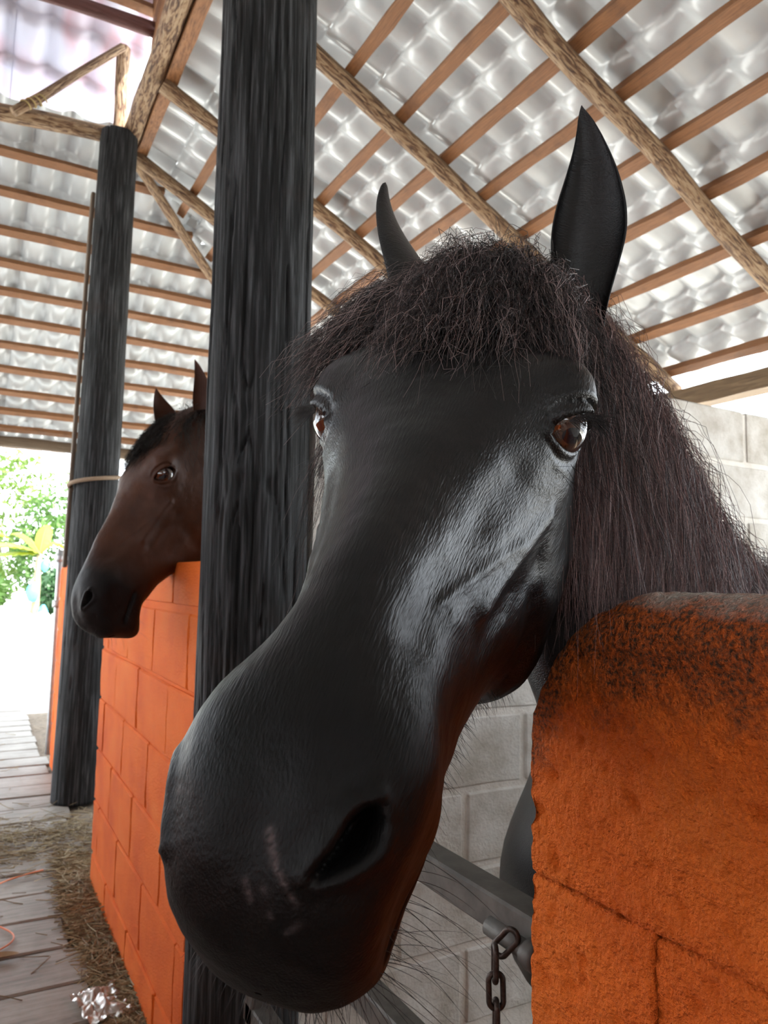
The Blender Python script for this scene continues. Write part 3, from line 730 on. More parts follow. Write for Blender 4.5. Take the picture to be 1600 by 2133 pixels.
def mat_coat(name, base, hi, muzzle, rough, spec=.22):
    t = NT(name)
    ga_ = t.n.new('ShaderNodeAttribute'); ga_.attribute_name = 'grain'; mp = t.n.new('ShaderNodeMapping'); mp.inputs['Scale'].default_value = (90, 700, 700)
    t.l.new(ga_.outputs['Vector'], mp.inputs[0]); n = t.noise(mp.outputs[0], 1.0, 2, .5)
    v2 = t.coord('Object'); n2 = t.noise(v2, 14, 3)
    c = t.mix(t.ramp(n2, [(.35, (0, 0, 0)), (.7, (1, 1, 1))]), base, hi)
    sx = t.n.new('ShaderNodeSeparateXYZ'); t.l.new(t.coord('UV'), sx.inputs[0])
    mz = t.math('ADD', sx.outputs[1], t.math('MULTIPLY', n2, .08))
    c = t.mix(t.ramp(mz, [(.44, (0, 0, 0)), (.53, (1, 1, 1))]), c, muzzle)
    sc_ = t.n.new('ShaderNodeAttribute'); sc_.attribute_name = 'scar'; c = t.mix(sc_.outputs['Fac'], c, (.11, .085, .085))
    t.col(c)
    rr = t.math('ADD', t.math('MULTIPLY', t.ramp(mz, [(.42, (0, 0, 0)), (.55, (1, 1, 1))]), .16), rough)
    t.l.new(rr, t.p.inputs['Roughness'])
    sp_ = t.math('SUBTRACT', spec, t.math('MULTIPLY', t.ramp(mz, [(.42, (0, 0, 0)), (.55, (1, 1, 1))]), spec*.5)); t.l.new(sp_, t.p.inputs['Specular IOR Level'])
    t.bump(n, .55, .0012); return t.m

def mat_eye():
    t = NT('horse_eye'); c = t.n.new('ShaderNodeTexCoord'); sp = t.n.new('ShaderNodeSeparateXYZ'); t.l.new(c.outputs['Object'], sp.inputs[0])
    # local frame: z out of the eye, x along the slit
    R = .0205
    ix = t.math('DIVIDE', sp.outputs[0], .0175); iy = t.math('DIVIDE', sp.outputs[1], .0165)
    ri = t.math('SQRT', t.math('ADD', t.math('MULTIPLY', ix, ix), t.math('MULTIPLY', iy, iy)))
    px_ = t.math('DIVIDE', sp.outputs[0], .0100); py = t.math('DIVIDE', sp.outputs[1], .0070)
    rp = t.math('SQRT', t.math('ADD', t.math('MULTIPLY', px_, px_), t.math('MULTIPLY', py, py)))
    n = t.noise(t.coord('Object', (1, 1, 1)), 260, 3)
    iris = t.ramp(n, [(.3, (.030, .012, .007)), (.7, (.080, .034, .020))])
    col = t.mix(t.ramp(ri, [(.92, (0, 0, 0)), (1.0, (1, 1, 1))]), iris, (.03, .015, .012))
    col = t.mix(t.ramp(rp, [(.92, (1, 1, 1)), (1.0, (0, 0, 0))]), col, (.004, .006, .012))
    t.col(col); t.set(Roughness=.06); t.p.inputs['Coat Weight'].default_value = 1.0; t.p.inputs['Coat Roughness'].default_value = .01
    return t.m

M_EYE = mat_eye()
def sphere_np(r, n=40, m=24):
    th = np.linspace(0, np.pi, m); ph = np.arange(n)*2*np.pi/n
    V = np.stack([np.sin(th)[:, None]*np.cos(ph), np.sin(th)[:, None]*np.sin(ph), np.repeat(np.cos(th)[:, None], n, 1)], -1)*r
    return V.reshape(-1, 3), grid_faces(m, n, True)[:, ::-1]

HV, HF, HUV, HEYE = head_mesh()

class Head:
    """pose of a head: rotation (camera-fitted, stored as world axes), position, size"""
    def __init__(s, R, T, sc):
        M = np.stack([CR, CU, CF], 1); s.A = M@np.array(R); s.o = CC+M@np.array(T); s.k = sc
    def w(s, P): return s.o+(np.asarray(P, float)*s.k)@s.A.T
    def d(s, D): return np.asarray(D, float)@s.A.T

def build_horse(name, label, pose, spine, legs, ears, coat, base, eye_gap=.0185, scars=None, eye_mat=None):
    root = empty(name, base); off = np.array(base)
    V = pose.w(HV); parts_V = [V]; parts_F = [HF]; uvs = [HUV]; o = len(V)
    bv, bf = body_parts(spine, legs, 0); parts_V.append(bv); parts_F.append(bf+o); o += len(bv)
    uvs.append(np.stack([(bv[:, 1]*1.3) % 1.0, bv[:, 2]*.0-1.0], -1))
    for e in ears:
        ev, ef = ear_mesh(**e); parts_V.append(ev); parts_F.append(ef+o); o += len(ev); uvs.append(np.stack([ev[:, 0]*2, ev[:, 2]*.0-1.0], -1))
    me = mesh_np('body', np.vstack(parts_V)-off, np.vstack(parts_F), np.vstack(uvs), True, coat)
    hp = np.vstack([HV, np.vstack(parts_V[1:])]); at = me.attributes.new('grain', 'FLOAT_VECTOR', 'POINT'); at.data.foreach_set('vector', hp.astype(np.float32).ravel())
    if scars:
        at = me.attributes.new('scar', 'FLOAT', 'POINT'); val = np.zeros(len(me.vertices))
        for (a_, b_, rd, st) in scars:
            a_ = np.array(a_); d_ = np.array(b_)-a_; tt = np.clip(((HV-a_)@d_)/(d_@d_+1e-9), 0, 1); q_ = np.linalg.norm(HV-(a_+tt[:, None]*d_), axis=1)
            val[:len(HV)] = np.maximum(val[:len(HV)], st*np.exp(-(q_/rd)**2)*(.55+.6*vnoise(HV*700, 5)).clip(0, 1))
        at.data.foreach_set('value', val.astype(np.float32))
    obj('body', me, root)
    sv, sf = sphere_np(.0245*pose.k)
    for (c, nn, e1, e2) in HEYE:
        g = nn+.40*e1-.05*e2; g = g/np.linalg.norm(g); x1 = e1-g*(e1@g); x1 /= np.linalg.norm(x1); X, Y, Z = pose.d(x1), pose.d(np.cross(g, x1)), pose.d(g)
        if np.dot(np.cross(X, Y), Z) < 0: X = -X
        m3 = Matrix([[X[i], Y[i], Z[i]] for i in range(3)])
        p = pose.w(c)-pose.d(nn)*eye_gap*pose.k
        e = obj('eye', mesh_np('eye', sv, sf, None, True, eye_mat or M_EYE), root)
        e.matrix_local = Matrix.Translation(Vector(p-off)) @ m3.to_4x4()
    tag(root, label, 'horse')
    return root
#@@
PB = Head([[-.28944252, .94789048, -.13314153], [-.60523397, -.0734746, .79264956], [-.74156245, -.31000827, -.59496219]], [.10832155, .24230119, .7731273], 1.08)
M_COAT = mat_coat('coat_black', (.0032, .0030, .0037), (.0052, .0046, .0050), (.0032, .0028, .0028), .36, .30)
def PX(x, y, d): return CC+(CF+(x-800)/FPX*CR-(y-1066.5)/FPX*CU)*d
spB = [(.470, .625, 1.390, .075, .055), (.520, .645, 1.375, .105, .066), (.600, .660, 1.325, .128, .070), (.695, .680, 1.205, .165, .085), (.765, .705, 1.00, .215, .100),
       (.86, .780, .770, .235, .200), (1.05, .800, .830, .285, .240), (1.40, .790, .880, .290, .255), (1.75, .790, .900, .285, .260), (2.10, .790, .930, .265, .245), (2.33, .790, .93, .17, .16), (2.39, .79, .93, .01, .01)]
def leg_rows(x, y, top, hind=False):
    if hind: return [(x, y, top, .15, .10), (x-.05, y, .72, .13, .085), (x+.02, y, .52, .075, .055), (x+.10, y, .42, .045, .036), (x+.07, y, .25, .028, .025), (x+.03, y, .13, .032, .030), (x, y, .06, .045, .042), (x-.02, y, .003, .055, .050)]
    return [(x, y, top, .13, .09), (x, y, .66, .085, .07), (x, y, .50, .055, .048), (x, y, .39, .042, .040), (x, y, .25, .026, .024), (x, y, .13, .031, .029), (x-.02, y, .06, .043, .040), (x-.03, y, .003, .052, .048)]
legsB = [leg_rows(1.00, .64, .85), leg_rows(1.03, .89, .85), leg_rows(2.03, .63, .85, True), leg_rows(2.08, .88, .85, True)]
earsB = [dict(base=PX(1208, 680, .77), tip=PX(1211, 222, .80), wdir=PX(1300, 450, .80)-PX(1150, 470, .80), face=-CF+.1*CR, width=.080, bend=CR*.013, cup=.8),
         dict(base=PX(870, 650, .82), tip=PX(803, 380, .86), wdir=CF*.85+CR*.5, face=CR*-1.0+CF*.6, width=.092, bend=-CR*.010, cup=.6,
              prof=[(0, 1.15), (.15, 1.1), (.3, .95), (.45, .78), (.6, .58), (.75, .40), (.87, .26), (.95, .16), (.98, .1), (1, .012)])]

def strands_local(pose, roots, ends, mids, K, lift, seed):
    """quadratic paths root->mid->end in head-local space."""
    t = np.linspace(0, 1, K)[None, :, None]
    return pose.w(((1-t)**2*roots[:, None]+2*t*(1-t)*mids[:, None]+t*t*ends[:, None]).reshape(-1, 3)).reshape(len(roots), K, 3)

def forelock(pose, N, seed, parent, mat, spread=1.0, length=1.0, r0=.00033, off=(0, 0, 0), name='forelock', amp=.006, sides=False, lift=1.0):
    r = np.random.default_rng(seed); K = 13
    w0 = r.normal(0, .036, N).clip(-.075, .075); s0 = r.uniform(-.075, .045, N); x = w0/.075
    n0 = np.interp(s0, [-.085, -.045, .02, .08], [-.085+.01*lift, -.03+.01*lift, .006*lift, .010])-.30*w0**2/.06
    root = np.stack([s0, w0, n0-.003], -1)
    Ln = r.uniform(.10, .215, N)*length*(1-.12*np.abs(x))
    fan = (w0*1.25+r.normal(0, .020, N))*spread
    side = np.where(r.random(N) < .20, -1.0, 0.0)*r.uniform(.02, .10, N)       # part blown to the horse's right
    se = s0+Ln*np.cos(np.clip(np.abs(fan+side)*5, 0, 1.1)); we = w0+fan+side*1.0
    nt = np.interp(se, [-.085, -.045, .02, .08, .14, .2, .3], [-.07, -.030, .002, .012, .015, .014, .008])
    drop = np.clip(np.abs(we)-.055, 0, 1)
    ne = nt-drop*.75-.25*we**2/.06+r.uniform(.002, .022, N)
    end = np.stack([se, we, ne], -1)
    if sides:   # locks that fan out over both temples
        k = N//4; i = np.arange(N)
        m1 = i < k; m2 = (i >= k) & (i < k+N//6)
        root[m1, 1] = r.uniform(-.072, -.005, m1.sum()); root[m2, 1] = r.uniform(.015, .075, m2.sum())
        root[:, 2] = np.interp(root[:, 0], [-.085, -.045, .02, .08], [-.085, -.030, .000, .010])-.35*root[:, 1]**2/.06-.003
        q = r.random(N); end[m1] = np.stack([.03+.14*q+r.normal(0, .02, N), -.105-.060*r.random(N), -.015-.045*r.random(N)], -1)[m1]
        end[m2] = np.stack([.12+.07*q, .075+.030*r.random(N), -.004+.014*r.random(N)-.015*q], -1)[m2]
    mid = (root+end)/2; mid[:, 2] = np.maximum(mid[:, 2], np.interp(mid[:, 0], [-.085, -.045, .02, .08, .14, .2], [-.07, -.03, .0, .01, .013, .012])-.3*mid[:, 1]**2/.06)+r.uniform(.012, .060, N)*length*lift+lift*np.clip(.02-root[:, 0], 0, .1)*r.uniform(.2, .8, N)
    P = strands_local(pose, root, end, mid, K, 0, seed)
    P = frizz(P, amp, 1.6, seed+1, K)
    P = frizz(P, amp*.33, 5.0, seed+2, K)
    return strands_obj(name, P-np.array(off), r0, parent, mat, .4, seed)

def mane(crest, fall, N, seed, parent, mat, off, length=(.18, .34), r0=.00035, name='mane', amp=.007):
    """crest [m,3] polyline the hair grows from, fall = unit vector to the side it drops on."""
    r = np.random.default_rng(seed); K = 14
    q = r.uniform(0, len(crest)-1, N); root = spline_eval(np.arange(len(crest), dtype=float), np.array(crest), q)+r.normal(0, .012, (N, 3))
    L = r.uniform(*length, N)[:, None]; fall = np.array(fall, float)
    t = np.linspace(0, 1, K)[None, :, None]
    out = r.uniform(.05, .15, N)[:, None]*1.0
    p1 = root+fall*out+np.array([0, 0, .02])+r.normal(0, .012, (N, 3)); p2 = root+fall*(out*1.25+r.normal(0, .02, (N, 1)))+np.array([0, 0, -1.0])*L+r.normal(0, .015, (N, 3))
    P = (1-t)**2*root[:, None]+2*t*(1-t)*p1[:, None]+t*t*p2[:, None]
    P = frizz(P, amp, 1.5, seed+1, K); P = frizz(P, amp*.3, 5, seed+2, K)
    return strands_obj(name, P-np.array(off), r0, parent, mat, .4, seed)

def whiskers(pose, pts, dirs, lens, parent, mat, off, name, seed, r0=.00022, droop=.35, K=10):
    r = np.random.default_rng(seed); P = pose.w(pts); D = pose.d(dirs)+r.normal(0, .22, (len(P), 3)); D /= np.linalg.norm(D, axis=1, keepdims=True)
    t = np.linspace(0, 1, K)[None, :, None]; L = np.array(lens)[:, None, None]
    S = P[:, None]+D[:, None]*L*t+np.array([0, 0, -1.0])*L*droop*r.uniform(.2, 1.3, (len(P), 1, 1))*t**2
    return strands_obj(name, S-np.array(off), r0, parent, mat, .3, seed)

BASE_B = (1.5, .75, 0)
SCARS = [((.5545, .006, -.0345), (.5640, .011, -.0405), .0022, .9), ((.5640, .011, -.0405), (.5715, .0185, -.0440), .0016, .8), ((.5715, .0185, -.0440), (.5755, .024, -.0500), .0011, .8),
         ((.5715, -.001, -.0470), (.5765, .0025, -.0520), .0015, .5), ((.5727, .0080, -.0476), (.5735, .009, -.0480), .0014, .45), ((.5790, .012, -.0545), (.5800, .013, -.056), .0012, .4),
         ((.5825, .020, -.0605), (.5790, .0255, -.0570), .0013, .5), ((.5420, -.050, -.0390), (.5475, -.036, -.0300), .0016, .45)]
black = build_horse('horse', 'black horse with frizzy dark forelock leaning its head out beside the rounded orange wall', PB, spB, legsB, earsB, M_COAT, BASE_B, scars=SCARS)
M_HAIR = mat_hair('hair_dark', (.008, .006, .007), (.030, .021, .021), (.30, .22, .21), .40)
M_MANE = mat_hair('hair_mane', (.034, .021, .022), (.145, .085, .083), (.36, .22, .205), .42)
forelock(PB, 6500, 11, black, M_HAIR, off=BASE_B, sides=True)
crestB = [(.555, .64, 1.490), (.65, .655, 1.455), (.755, .672, 1.375), (.88, .70, 1.265), (1.03, .73, 1.185), (1.18, .745, 1.165)]
mane(crestB, (-.50, -.86, -.35), 8500, 21, black, M_MANE, BASE_B)
M_WHISK = mat_simple('whisker', (.012, .010, .010), .5, bump=0)
def surf_pts(mask_fn, n, seed):
    idx = np.where(mask_fn(HV))[0]; r = np.random.default_rng(seed); return HV[r.choice(idx, n)]
HN = vnormals(HV, HF)
if ((HV-HV.mean(0))*HN).sum() < 0: HN = -HN
def surf_pick(mask, n, seed):
    idx = np.where(mask)[0]; r = np.random.default_rng(seed); i = r.choice(idx, n); return HV[i], HN[i]
_s, _w, _nn = HV.T
p, d = surf_pick((_s > .50) & (_nn < -.135) & (_w > -.02), 70, 3)
whiskers(PB, p, d*1.0+np.array([-.25, .25, -.3]), np.random.default_rng(4).uniform(.02, .075, 70), black, M_WHISK, BASE_B, 'whiskers', 5)
p, d = surf_pick((_s > .545) & (_nn < -.115), 160, 31)
whiskers(PB, p, d+np.array([.3, 0, -.2]), np.random.default_rng(5).uniform(.005, .014, 160), black, M_WHISK, BASE_B, 'lip_hair', 6, r0=.00016)
p, d = surf_pick((_s > .18) & (_s < .5) & (_nn < -.14) & (np.abs(_w) < .055), 900, 41)
whiskers(PB, p, d+np.array([.3, 0, -.1]), np.random.default_rng(6).uniform(.005, .014, 900), black, M_WHISK, BASE_B, 'jaw_hair', 7, r0=.00016, K=5)
for k, (c, nn, e1, e2) in enumerate(HEYE):
    r = np.random.default_rng(60+k); n = 110
    a = r.uniform(-.85, .75, n); pts = c+e1*(a*.024)[:, None]+e2*(.0150*np.sqrt(1-a**2))[:, None]+nn*.0035
    dr = nn*.9+e2*r.uniform(-.45, .15, n)[:, None]-e1*(.35+.3*a)[:, None]
    whiskers(PB, pts, dr, r.uniform(.012, .024, n), black, M_WHISK, BASE_B, 'eyelashes', 70+k, r0=.00028, droop=.3, K=7)
    n = 9; pts = c+e1*r.uniform(-.02, .03, n)[:, None]-e2*r.uniform(.022, .030, n)[:, None]
    whiskers(PB, pts, nn*.6-e2*.5-e1*.6, r.uniform(.04, .07, n), black, M_WHISK, BASE_B, 'eye_whiskers', 80+k, droop=.2)

# ------------------------------------------------------------------ brown horse
PY = Head([[-.24368946, .70147423, -.66973828], [-.78412321, .26389094, .56170487], [-.57075936, -.66203888, -.48573478]], [-.61869065, .26977619, 2.11470041], 1.08)
M_BAY = mat_coat('coat_bay', (.045, .015, .007), (.070, .025, .012), (.010, .008, .008), .42)
nk = PY.w([[-.03, 0, -.09], [.0, 0, -.11]])
spY = [(*PY.w([-.01, 0, -.085]), .075, .055), (*(PY.w([-.03, 0, -.11])+np.array([.06, .05, .0])), .11, .066), (.78, 2.33, 1.50, .14, .075), (.90, 2.37, 1.36, .18, .09), (1.04, 2.40, 1.19, .235, .15),
       (1.16, 2.42, 1.07, .275, .215), (1.45, 2.42, .99, .285, .245), (1.85, 2.42, .98, .285, .265), (2.20, 2.42, 1.0, .265, .245), (2.43, 2.42, 1.0, .17, .16), (2.49, 2.42, 1.0, .01, .01)]
legsY = [leg_rows(1.15, 2.31, .9), leg_rows(1.18, 2.55, .9), leg_rows(2.18, 2.30, .9, True), leg_rows(2.23, 2.55, .9, True)]
earsY = [dict(base=PX(428, 905, 2.10), tip=PX(406, 749, 2.10), wdir=CR*1.0-CF*.25, face=-CF*1.0-CR*.6, width=.066, bend=CR*.008, cup=.8),
         dict(base=PX(352, 880, 2.17), tip=PX(325, 808, 2.17), wdir=CR*.7+CF*.6, face=-CF-CR*.3, width=.075, bend=-CR*.004, cup=.7, prof=[(0, 1.1), (.2, 1.0), (.45, .75), (.7, .42), (.9, .15), (1, .012)])]
BASE_Y = (1.65, 2.42, 0)
bay = build_horse('horse', 'reddish brown horse with black muzzle looking out over the far orange wall', PY, spY, legsY, earsY, M_BAY, BASE_Y)
M_HAIRY = mat_hair('hair_black', (.004, .003, .003), (.010, .007, .006), (.03, .018, .014), .45)
forelock(PY, 1800, 91, bay, M_HAIRY, spread=.4, length=.85, r0=.0007, off=BASE_Y, amp=.003, lift=.15)
crestY = [tuple(PY.w([-.05, 0, -.03])), (.72, 2.27, 1.66), (.85, 2.34, 1.58), (1.0, 2.39, 1.45), (1.2, 2.42, 1.32)]
mane(crestY, (-.1, -1, 0), 1500, 95, bay, M_HAIRY, BASE_Y, r0=.0008)
p, d = surf_pick((_s > .52) & (_nn < -.05), 60, 13)
whiskers(PY, p, d+np.array([.2, 0, -.3]), np.random.default_rng(4).uniform(.01, .03, 60), bay, M_WHISK, BASE_Y, 'whiskers', 15)

# ------------------------------------------------------------------ stall gate, bolt and chain
gate = empty('stall_gate', (.56, 1.06, 0)); go = np.array(gate.location)
def gpart(name, c, s):
    o = obj(name, box_np(*s, .003), gate, M_STEEL); o.location = Vector(np.array(c)-go); return o
for z in (.785, .545, .30): gpart('rail', (.556, 1.055, z), (.040, .90, .040))
for y in (.60, 1.475): gpart('stile', (.556, y, .475), (.040, .040, .66))
V, F, uv = pole_mesh((.535, .545, .772), (.535, .70, .772), .011, .011, 1, wob=0, n=16, K=6)
bo = obj('bolt', mesh_np('bolt', V-go, F, uv, True, M_STEEL), gate)
V, F, uv = pole_mesh((.535, .615, .772), (.535, .632, .772), .017, .017, 1, wob=0, n=16, K=4)
obj('bolt_collar', mesh_np('bolt_collar', V-go, F, uv, True, M_STEEL), bo)
tag(gate, 'grey square-tube steel stall gate under the black horse\'s chin', 'gate')

def link_mesh(length, width, r):
    st = length/2-width/2; a = np.linspace(0, np.pi, 14)
    C = np.concatenate([np.stack([width/2*np.cos(a), width/2*np.sin(a)+st], -1), np.stack([-width/2*np.cos(a), -width/2*np.sin(a)-st], -1)]); n = len(C)
    C = np.stack([np.zeros(n), C[:, 0], C[:, 1]], -1)
    T = np.roll(C, -1, 0)-np.roll(C, 1, 0); T /= np.linalg.norm(T, axis=1, keepdims=True); B = np.tile([1.0, 0, 0], (n, 1)); A = np.cross(T, B)
    q = np.arange(10)*2*np.pi/10; V = C[:, None]+r*(np.cos(q)[None, :, None]*A[:, None]+np.sin(q)[None, :, None]*B[:, None])
    V = V.reshape(n, 10, 3); V = np.concatenate([V, V[:1]], 0)
    return mesh_np('link', V.reshape(-1, 3), grid_faces(n+1, 10, True), None, True, M_CHAIN)
chain = empty('chain', (.525, .665, 0)); lm = link_mesh(.0355, .0150, .0031)
tag(chain, 'rusty link chain hanging from the gate bolt', 'chain')
cx, cy = .512, .668
zc = .785; seq = [((.520, .654, .7760), (math.radians(40), 0, math.radians(25)))]
z = .754
for k in range(17):
    seq.append(((.512+.0012*math.sin(k), .6615-.0006*k, z), (math.radians(-2), 0, math.radians(-29 if k % 2 == 0 else 61)))); z -= .0275
for c, rt in seq:
    o = obj('link', lm, chain); o.location = Vector(np.array(c)-np.array(chain.location)); o.rotation_euler = rt

# ------------------------------------------------------------------ far stall gate and orange wall end beyond the far post
fg = empty('stall_gate', (1.1, 5.16, 0)); fo = np.array(fg.location)
for x in (.505, 1.75):
    V, F, uv = pole_mesh((x, 5.16, .05), (x, 5.16, 1.32), .017, .017, 3, wob=0, n=12, K=8); obj('stile', mesh_np('stile', V-fo, F, uv, True, M_GALV), fg)
for z in (.25, .62, .98, 1.27):
    V, F, uv = pole_mesh((.505, 5.16, z), (1.75, 5.16, z), .014, .014, 3, wob=0, n=12, K=6); obj('rail', mesh_np('rail', V-fo, F, uv, True, M_GALV), fg)
for z in (1.27, .98):
    V, F, uv = pole_mesh((.505, 5.16, z-.022), (.505, 5.16, z+.022), .028, .028, 3, wob=0, n=12, K=4); obj('hinge_collar', mesh_np('hinge_collar', V-fo, F, uv, True, M_GALV), fg)
tag(fg, 'galvanised pipe stall gate just past the far dark post', 'gate')
fw = tag(obj('wall_far', box_np(.12, .66, 1.22, 0), None, M_ORANGE, (.57, 4.75, .61)), kind='structure')
fbm_ = [block_mesh('block', BL-.008, .128, CH-.008, M_ORANGE, 70+s_, .002) for s_ in range(3)]
for kz in range(6):
    y = 4.42-(.19 if kz % 2 else 0)
    while y < 5.08:
        a, b = max(y, 4.42), min(y+BL, 5.08)
        if b-a > .05: put_block(fbm_, fw, (.57, (a+b)/2, .16+kz*CH), (b-a-.008)/(BL-.008), math.pi/2)
        y += BL
# rope round the far post
a = np.linspace(-2.4, 1.9, 60); q = np.stack([.566+.129*np.sin(a-.55), 4.26-.129*np.cos(a-.55), 1.66+.02*a+.0*a], -1)
tail = np.array([[.44, 4.30, 1.60-k*.03] for k in range(12)])+np.random.default_rng(1).normal(0, .004, (12, 3))
V1, F1 = tubes(q[None], np.full((1, 60), .011), 8)
rope = tag(obj('rope', mesh_np('rope', V1, F1, None, True, mat_simple('rope', (.30, .22, .15), .85, bump=.5, sc=200))), 'pale brown rope tied round the far dark post', 'rope')

# ------------------------------------------------------------------ straw, twine, litter on the floor
def scatter_strands(name, n, fx, seed, Lr=(.03, .12), r0=.0016, kind='stuff', label=None, cat=None, zmax=.03, mat=M_STRAW):
    r = np.random.default_rng(seed); c = fx(r, n); ang = r.uniform(0, np.pi, n); L = r.uniform(*Lr, n); K = 4; t = np.linspace(-.5, .5, K)
    bend = r.normal(0, .12, n)
    P = np.stack([c[:, :1]+np.cos(ang)[:, None]*L[:, None]*t+np.sin(ang)[:, None]*bend[:, None]*L[:, None]*(t**2), c[:, 1:2]+np.sin(ang)[:, None]*L[:, None]*t, c[:, 2:3]+r.uniform(.002, zmax, (n, 1))+r.normal(0, .12, (n, 1))*L[:, None]*t], -1)
    P[..., 2] = np.maximum(P[..., 2], .002)
    o = strands_obj(name, P, r0, None, mat, .8, seed); tag(o, label, cat, kind=kind); return o
def strip(r, n):
    y = r.uniform(1.2, 3.4, n); x = .428+r.normal(0, .024, n)-.015*np.sin(y*5); return np.stack([np.clip(x, .34, .472), y, -.02+.02*r.random(n)], -1)
scatter_strands('straw', 6000, strip, 5, label='trampled straw and chaff along the foot of the far orange wall', cat='straw')
def patch(r, n):
    y = 3.62+r.normal(0, .16, n)+.1*np.sin(np.arange(n)); x = r.uniform(-.6, .60, n); return np.stack([x, y, 0*x+.002], -1)
scatter_strands('straw', 2200, patch, 6, label='loose grey straw spread over the boards before the far post', cat='straw', r0=.0014)
def loose(r, n):
    return np.stack([r.uniform(-1.5, .36, n), r.uniform(1.2, 6.5, n), np.zeros(n)+.003], -1)
scatter_strands('straw', 500, loose, 8, label='single straws scattered over the floor boards', cat='straw', r0=.0014, zmax=.006)
tw = smooth_path([(-.30, 2.85, .008), (-.10, 2.95, .010), (.08, 3.10, .012), (.20, 3.22, .012), (.33, 3.28, .010)], 60)
tw2 = smooth_path([(.05, 3.08, .010), (.12, 2.90, .009), (.20, 2.74, .010), (.12, 2.64, .008), (-.10, 2.60, .007)], 60)
V, F = tubes(np.stack([tw, tw2]), np.full((2, 60), .0028), 6)
tag(obj('twine', mesh_np('twine', V, F, None, True, mat_simple('orange_twine', (.70, .22, .10), .6))), 'frayed orange baling twine lying on the floor boards', 'twine')
def dry_leaf(c, L, W, rz, label):
    n, m = 18, 7; u = np.linspace(-1, 1, n)[:, None]; v = np.linspace(-1, 1, m)[None]
    wd = W*(1-u**2)**.7; X = L*u+0*v; Y = wd*v; Z = .006+.010*u**2+.012*np.abs(v)*(1-u**2)
    ca, sa = math.cos(rz), math.sin(rz); V = np.stack([X*ca-Y*sa, X*sa+Y*ca, Z+0*X], -1).reshape(-1, 3)
    o = obj('dry_leaf', mesh_np('dry_leaf', V, grid_faces(n, m), None, True, mat_simple('dry_leaf', (.30, .21, .12), .7)), None, None, c); return tag(o, label, 'leaf')
dry_leaf((.155, 2.60, .002), .055, .018, math.radians(-12), 'curled dry brown leaf lying on a floor board')
# crumpled clear plastic bag by the wall foot
n, m = 40, 34; u, v = np.meshgrid(np.linspace(-1, 1, n), np.linspace(-1, 1, m), indexing='ij')
Pn = np.stack([u*2.2, v*2.2, 0*u], -1); Z = .012+.018*np.abs(fbm(Pn, 3, 5))+.012*(1-np.abs(u))*(1-np.abs(v)); X = .055*u+.008*vnoise(Pn*1.5, 7); Y = .085*v+.010*vnoise(Pn*1.5, 8)
t = NT('clear_plastic'); t.col((.42, .38, .33)); t.set(Roughness=.42); t.p.inputs['Transmission Weight'].default_value = .35; t.p.inputs['IOR'].default_value = 1.3
tag(obj('plastic_bag', mesh_np('plastic_bag', np.stack([X, Y, Z], -1).reshape(-1, 3), grid_faces(n, m), None, True, t.m), None, None, (.385, 2.20, .0), (0, 0, math.radians(12))), 'crumpled clear plastic bag in the straw by the wall foot', 'bag')

# ------------------------------------------------------------------ garden beyond the yard
def mat_leaf(name, c, tr=.45):
    t = NT(name); gi = t.n.new('ShaderNodeNewGeometry'); n = t.noise(gi.outputs['Position'], 1.6, 3)
    col = t.ramp(n, [(.3, tuple(x*.6 for x in c)), (.7, c)]); t.col(col); t.set(Roughness=.5)
    b = t.n.new('ShaderNodeBsdfTranslucent'); t.l.new(col, b.inputs[0]); mx = t.n.new('ShaderNodeMixShader'); mx.inputs[0].default_value = tr
    t.l.new(t.p.outputs[0], mx.inputs[1]); t.l.new(b.outputs[0], mx.inputs[2]); t.l.new(mx.outputs[0], t.n['Material Output'].inputs[0]); return t.m
M_L1 = mat_leaf('leaf_green', (.075, .17, .03), .3); M_L2 = mat_leaf('leaf_light', (.13, .22, .035), .3); M_L3 = mat_leaf('leaf_deep', (.035, .10, .035), .3); M_L4 = mat_leaf('leaf_banana', (.22, .27, .02), .35)
M_STEM = mat_simple('stem', (.20, .17, .10), .8)
def bush(loc, rx, rz, n, mat, label, seed, size=.13, trunk=True, zc=None):
    r = np.random.default_rng(seed); root = empty('shrub', loc)
    d = r.normal(0, 1, (n, 3)); d /= np.linalg.norm(d, axis=1, keepdims=True); rad = r.uniform(.35, 1, n)[:, None]**.5
    zc = rz if zc is None else zc
    C = d*rad*np.array([rx, rx, rz])+np.array([0, 0, zc]); C *= (1+.25*vnoise(C*1.3, seed))[:, None]; C[:, 2] = np.maximum(C[:, 2], .06)
    a = r.normal(0, 1, (n, 3)); a /= np.linalg.norm(a, axis=1, keepdims=True); b = np.cross(a, r.normal(0, 1, (n, 3))); b /= np.linalg.norm(b, axis=1, keepdims=True)
    s = r.uniform(.6, 1.3, (n, 1))*size
    V = np.stack([C-a*s, C+b*s*.38, C+a*s, C-b*s*.38], 1).reshape(-1, 3); F = np.arange(4*n).reshape(-1, 4)
    tag(obj('foliage', mesh_np('foliage', V, F, None, False, mat), root), kind='stuff')
    V, F, uv = pole_mesh((0, 0, -.03), (0, 0, zc), .06, .03, seed, n=8, K=8); obj('stem', mesh_np('stem', V, F, uv, True, M_STEM), root)
    return tag(root, label, 'shrub')
bush((2.6, 27, 0), 1.5, 2.1, 2600, M_L1, 'broad mid green bush behind the yard, tallest beside the far post', 101)
bush((.9, 29, 0), 1.6, 2.6, 2600, M_L2, 'light yellowish green tree behind the banana plants', 102, zc=3.0)
bush((-1.4, 28, 0), 1.7, 2.3, 2200, M_L2, 'light green bush hanging over the yard\'s left corner', 103, zc=2.8)
bush((4.6, 26, 0), 1.6, 1.9, 2200, M_L3, 'deep green bush seen between the far post and the brown horse', 104)
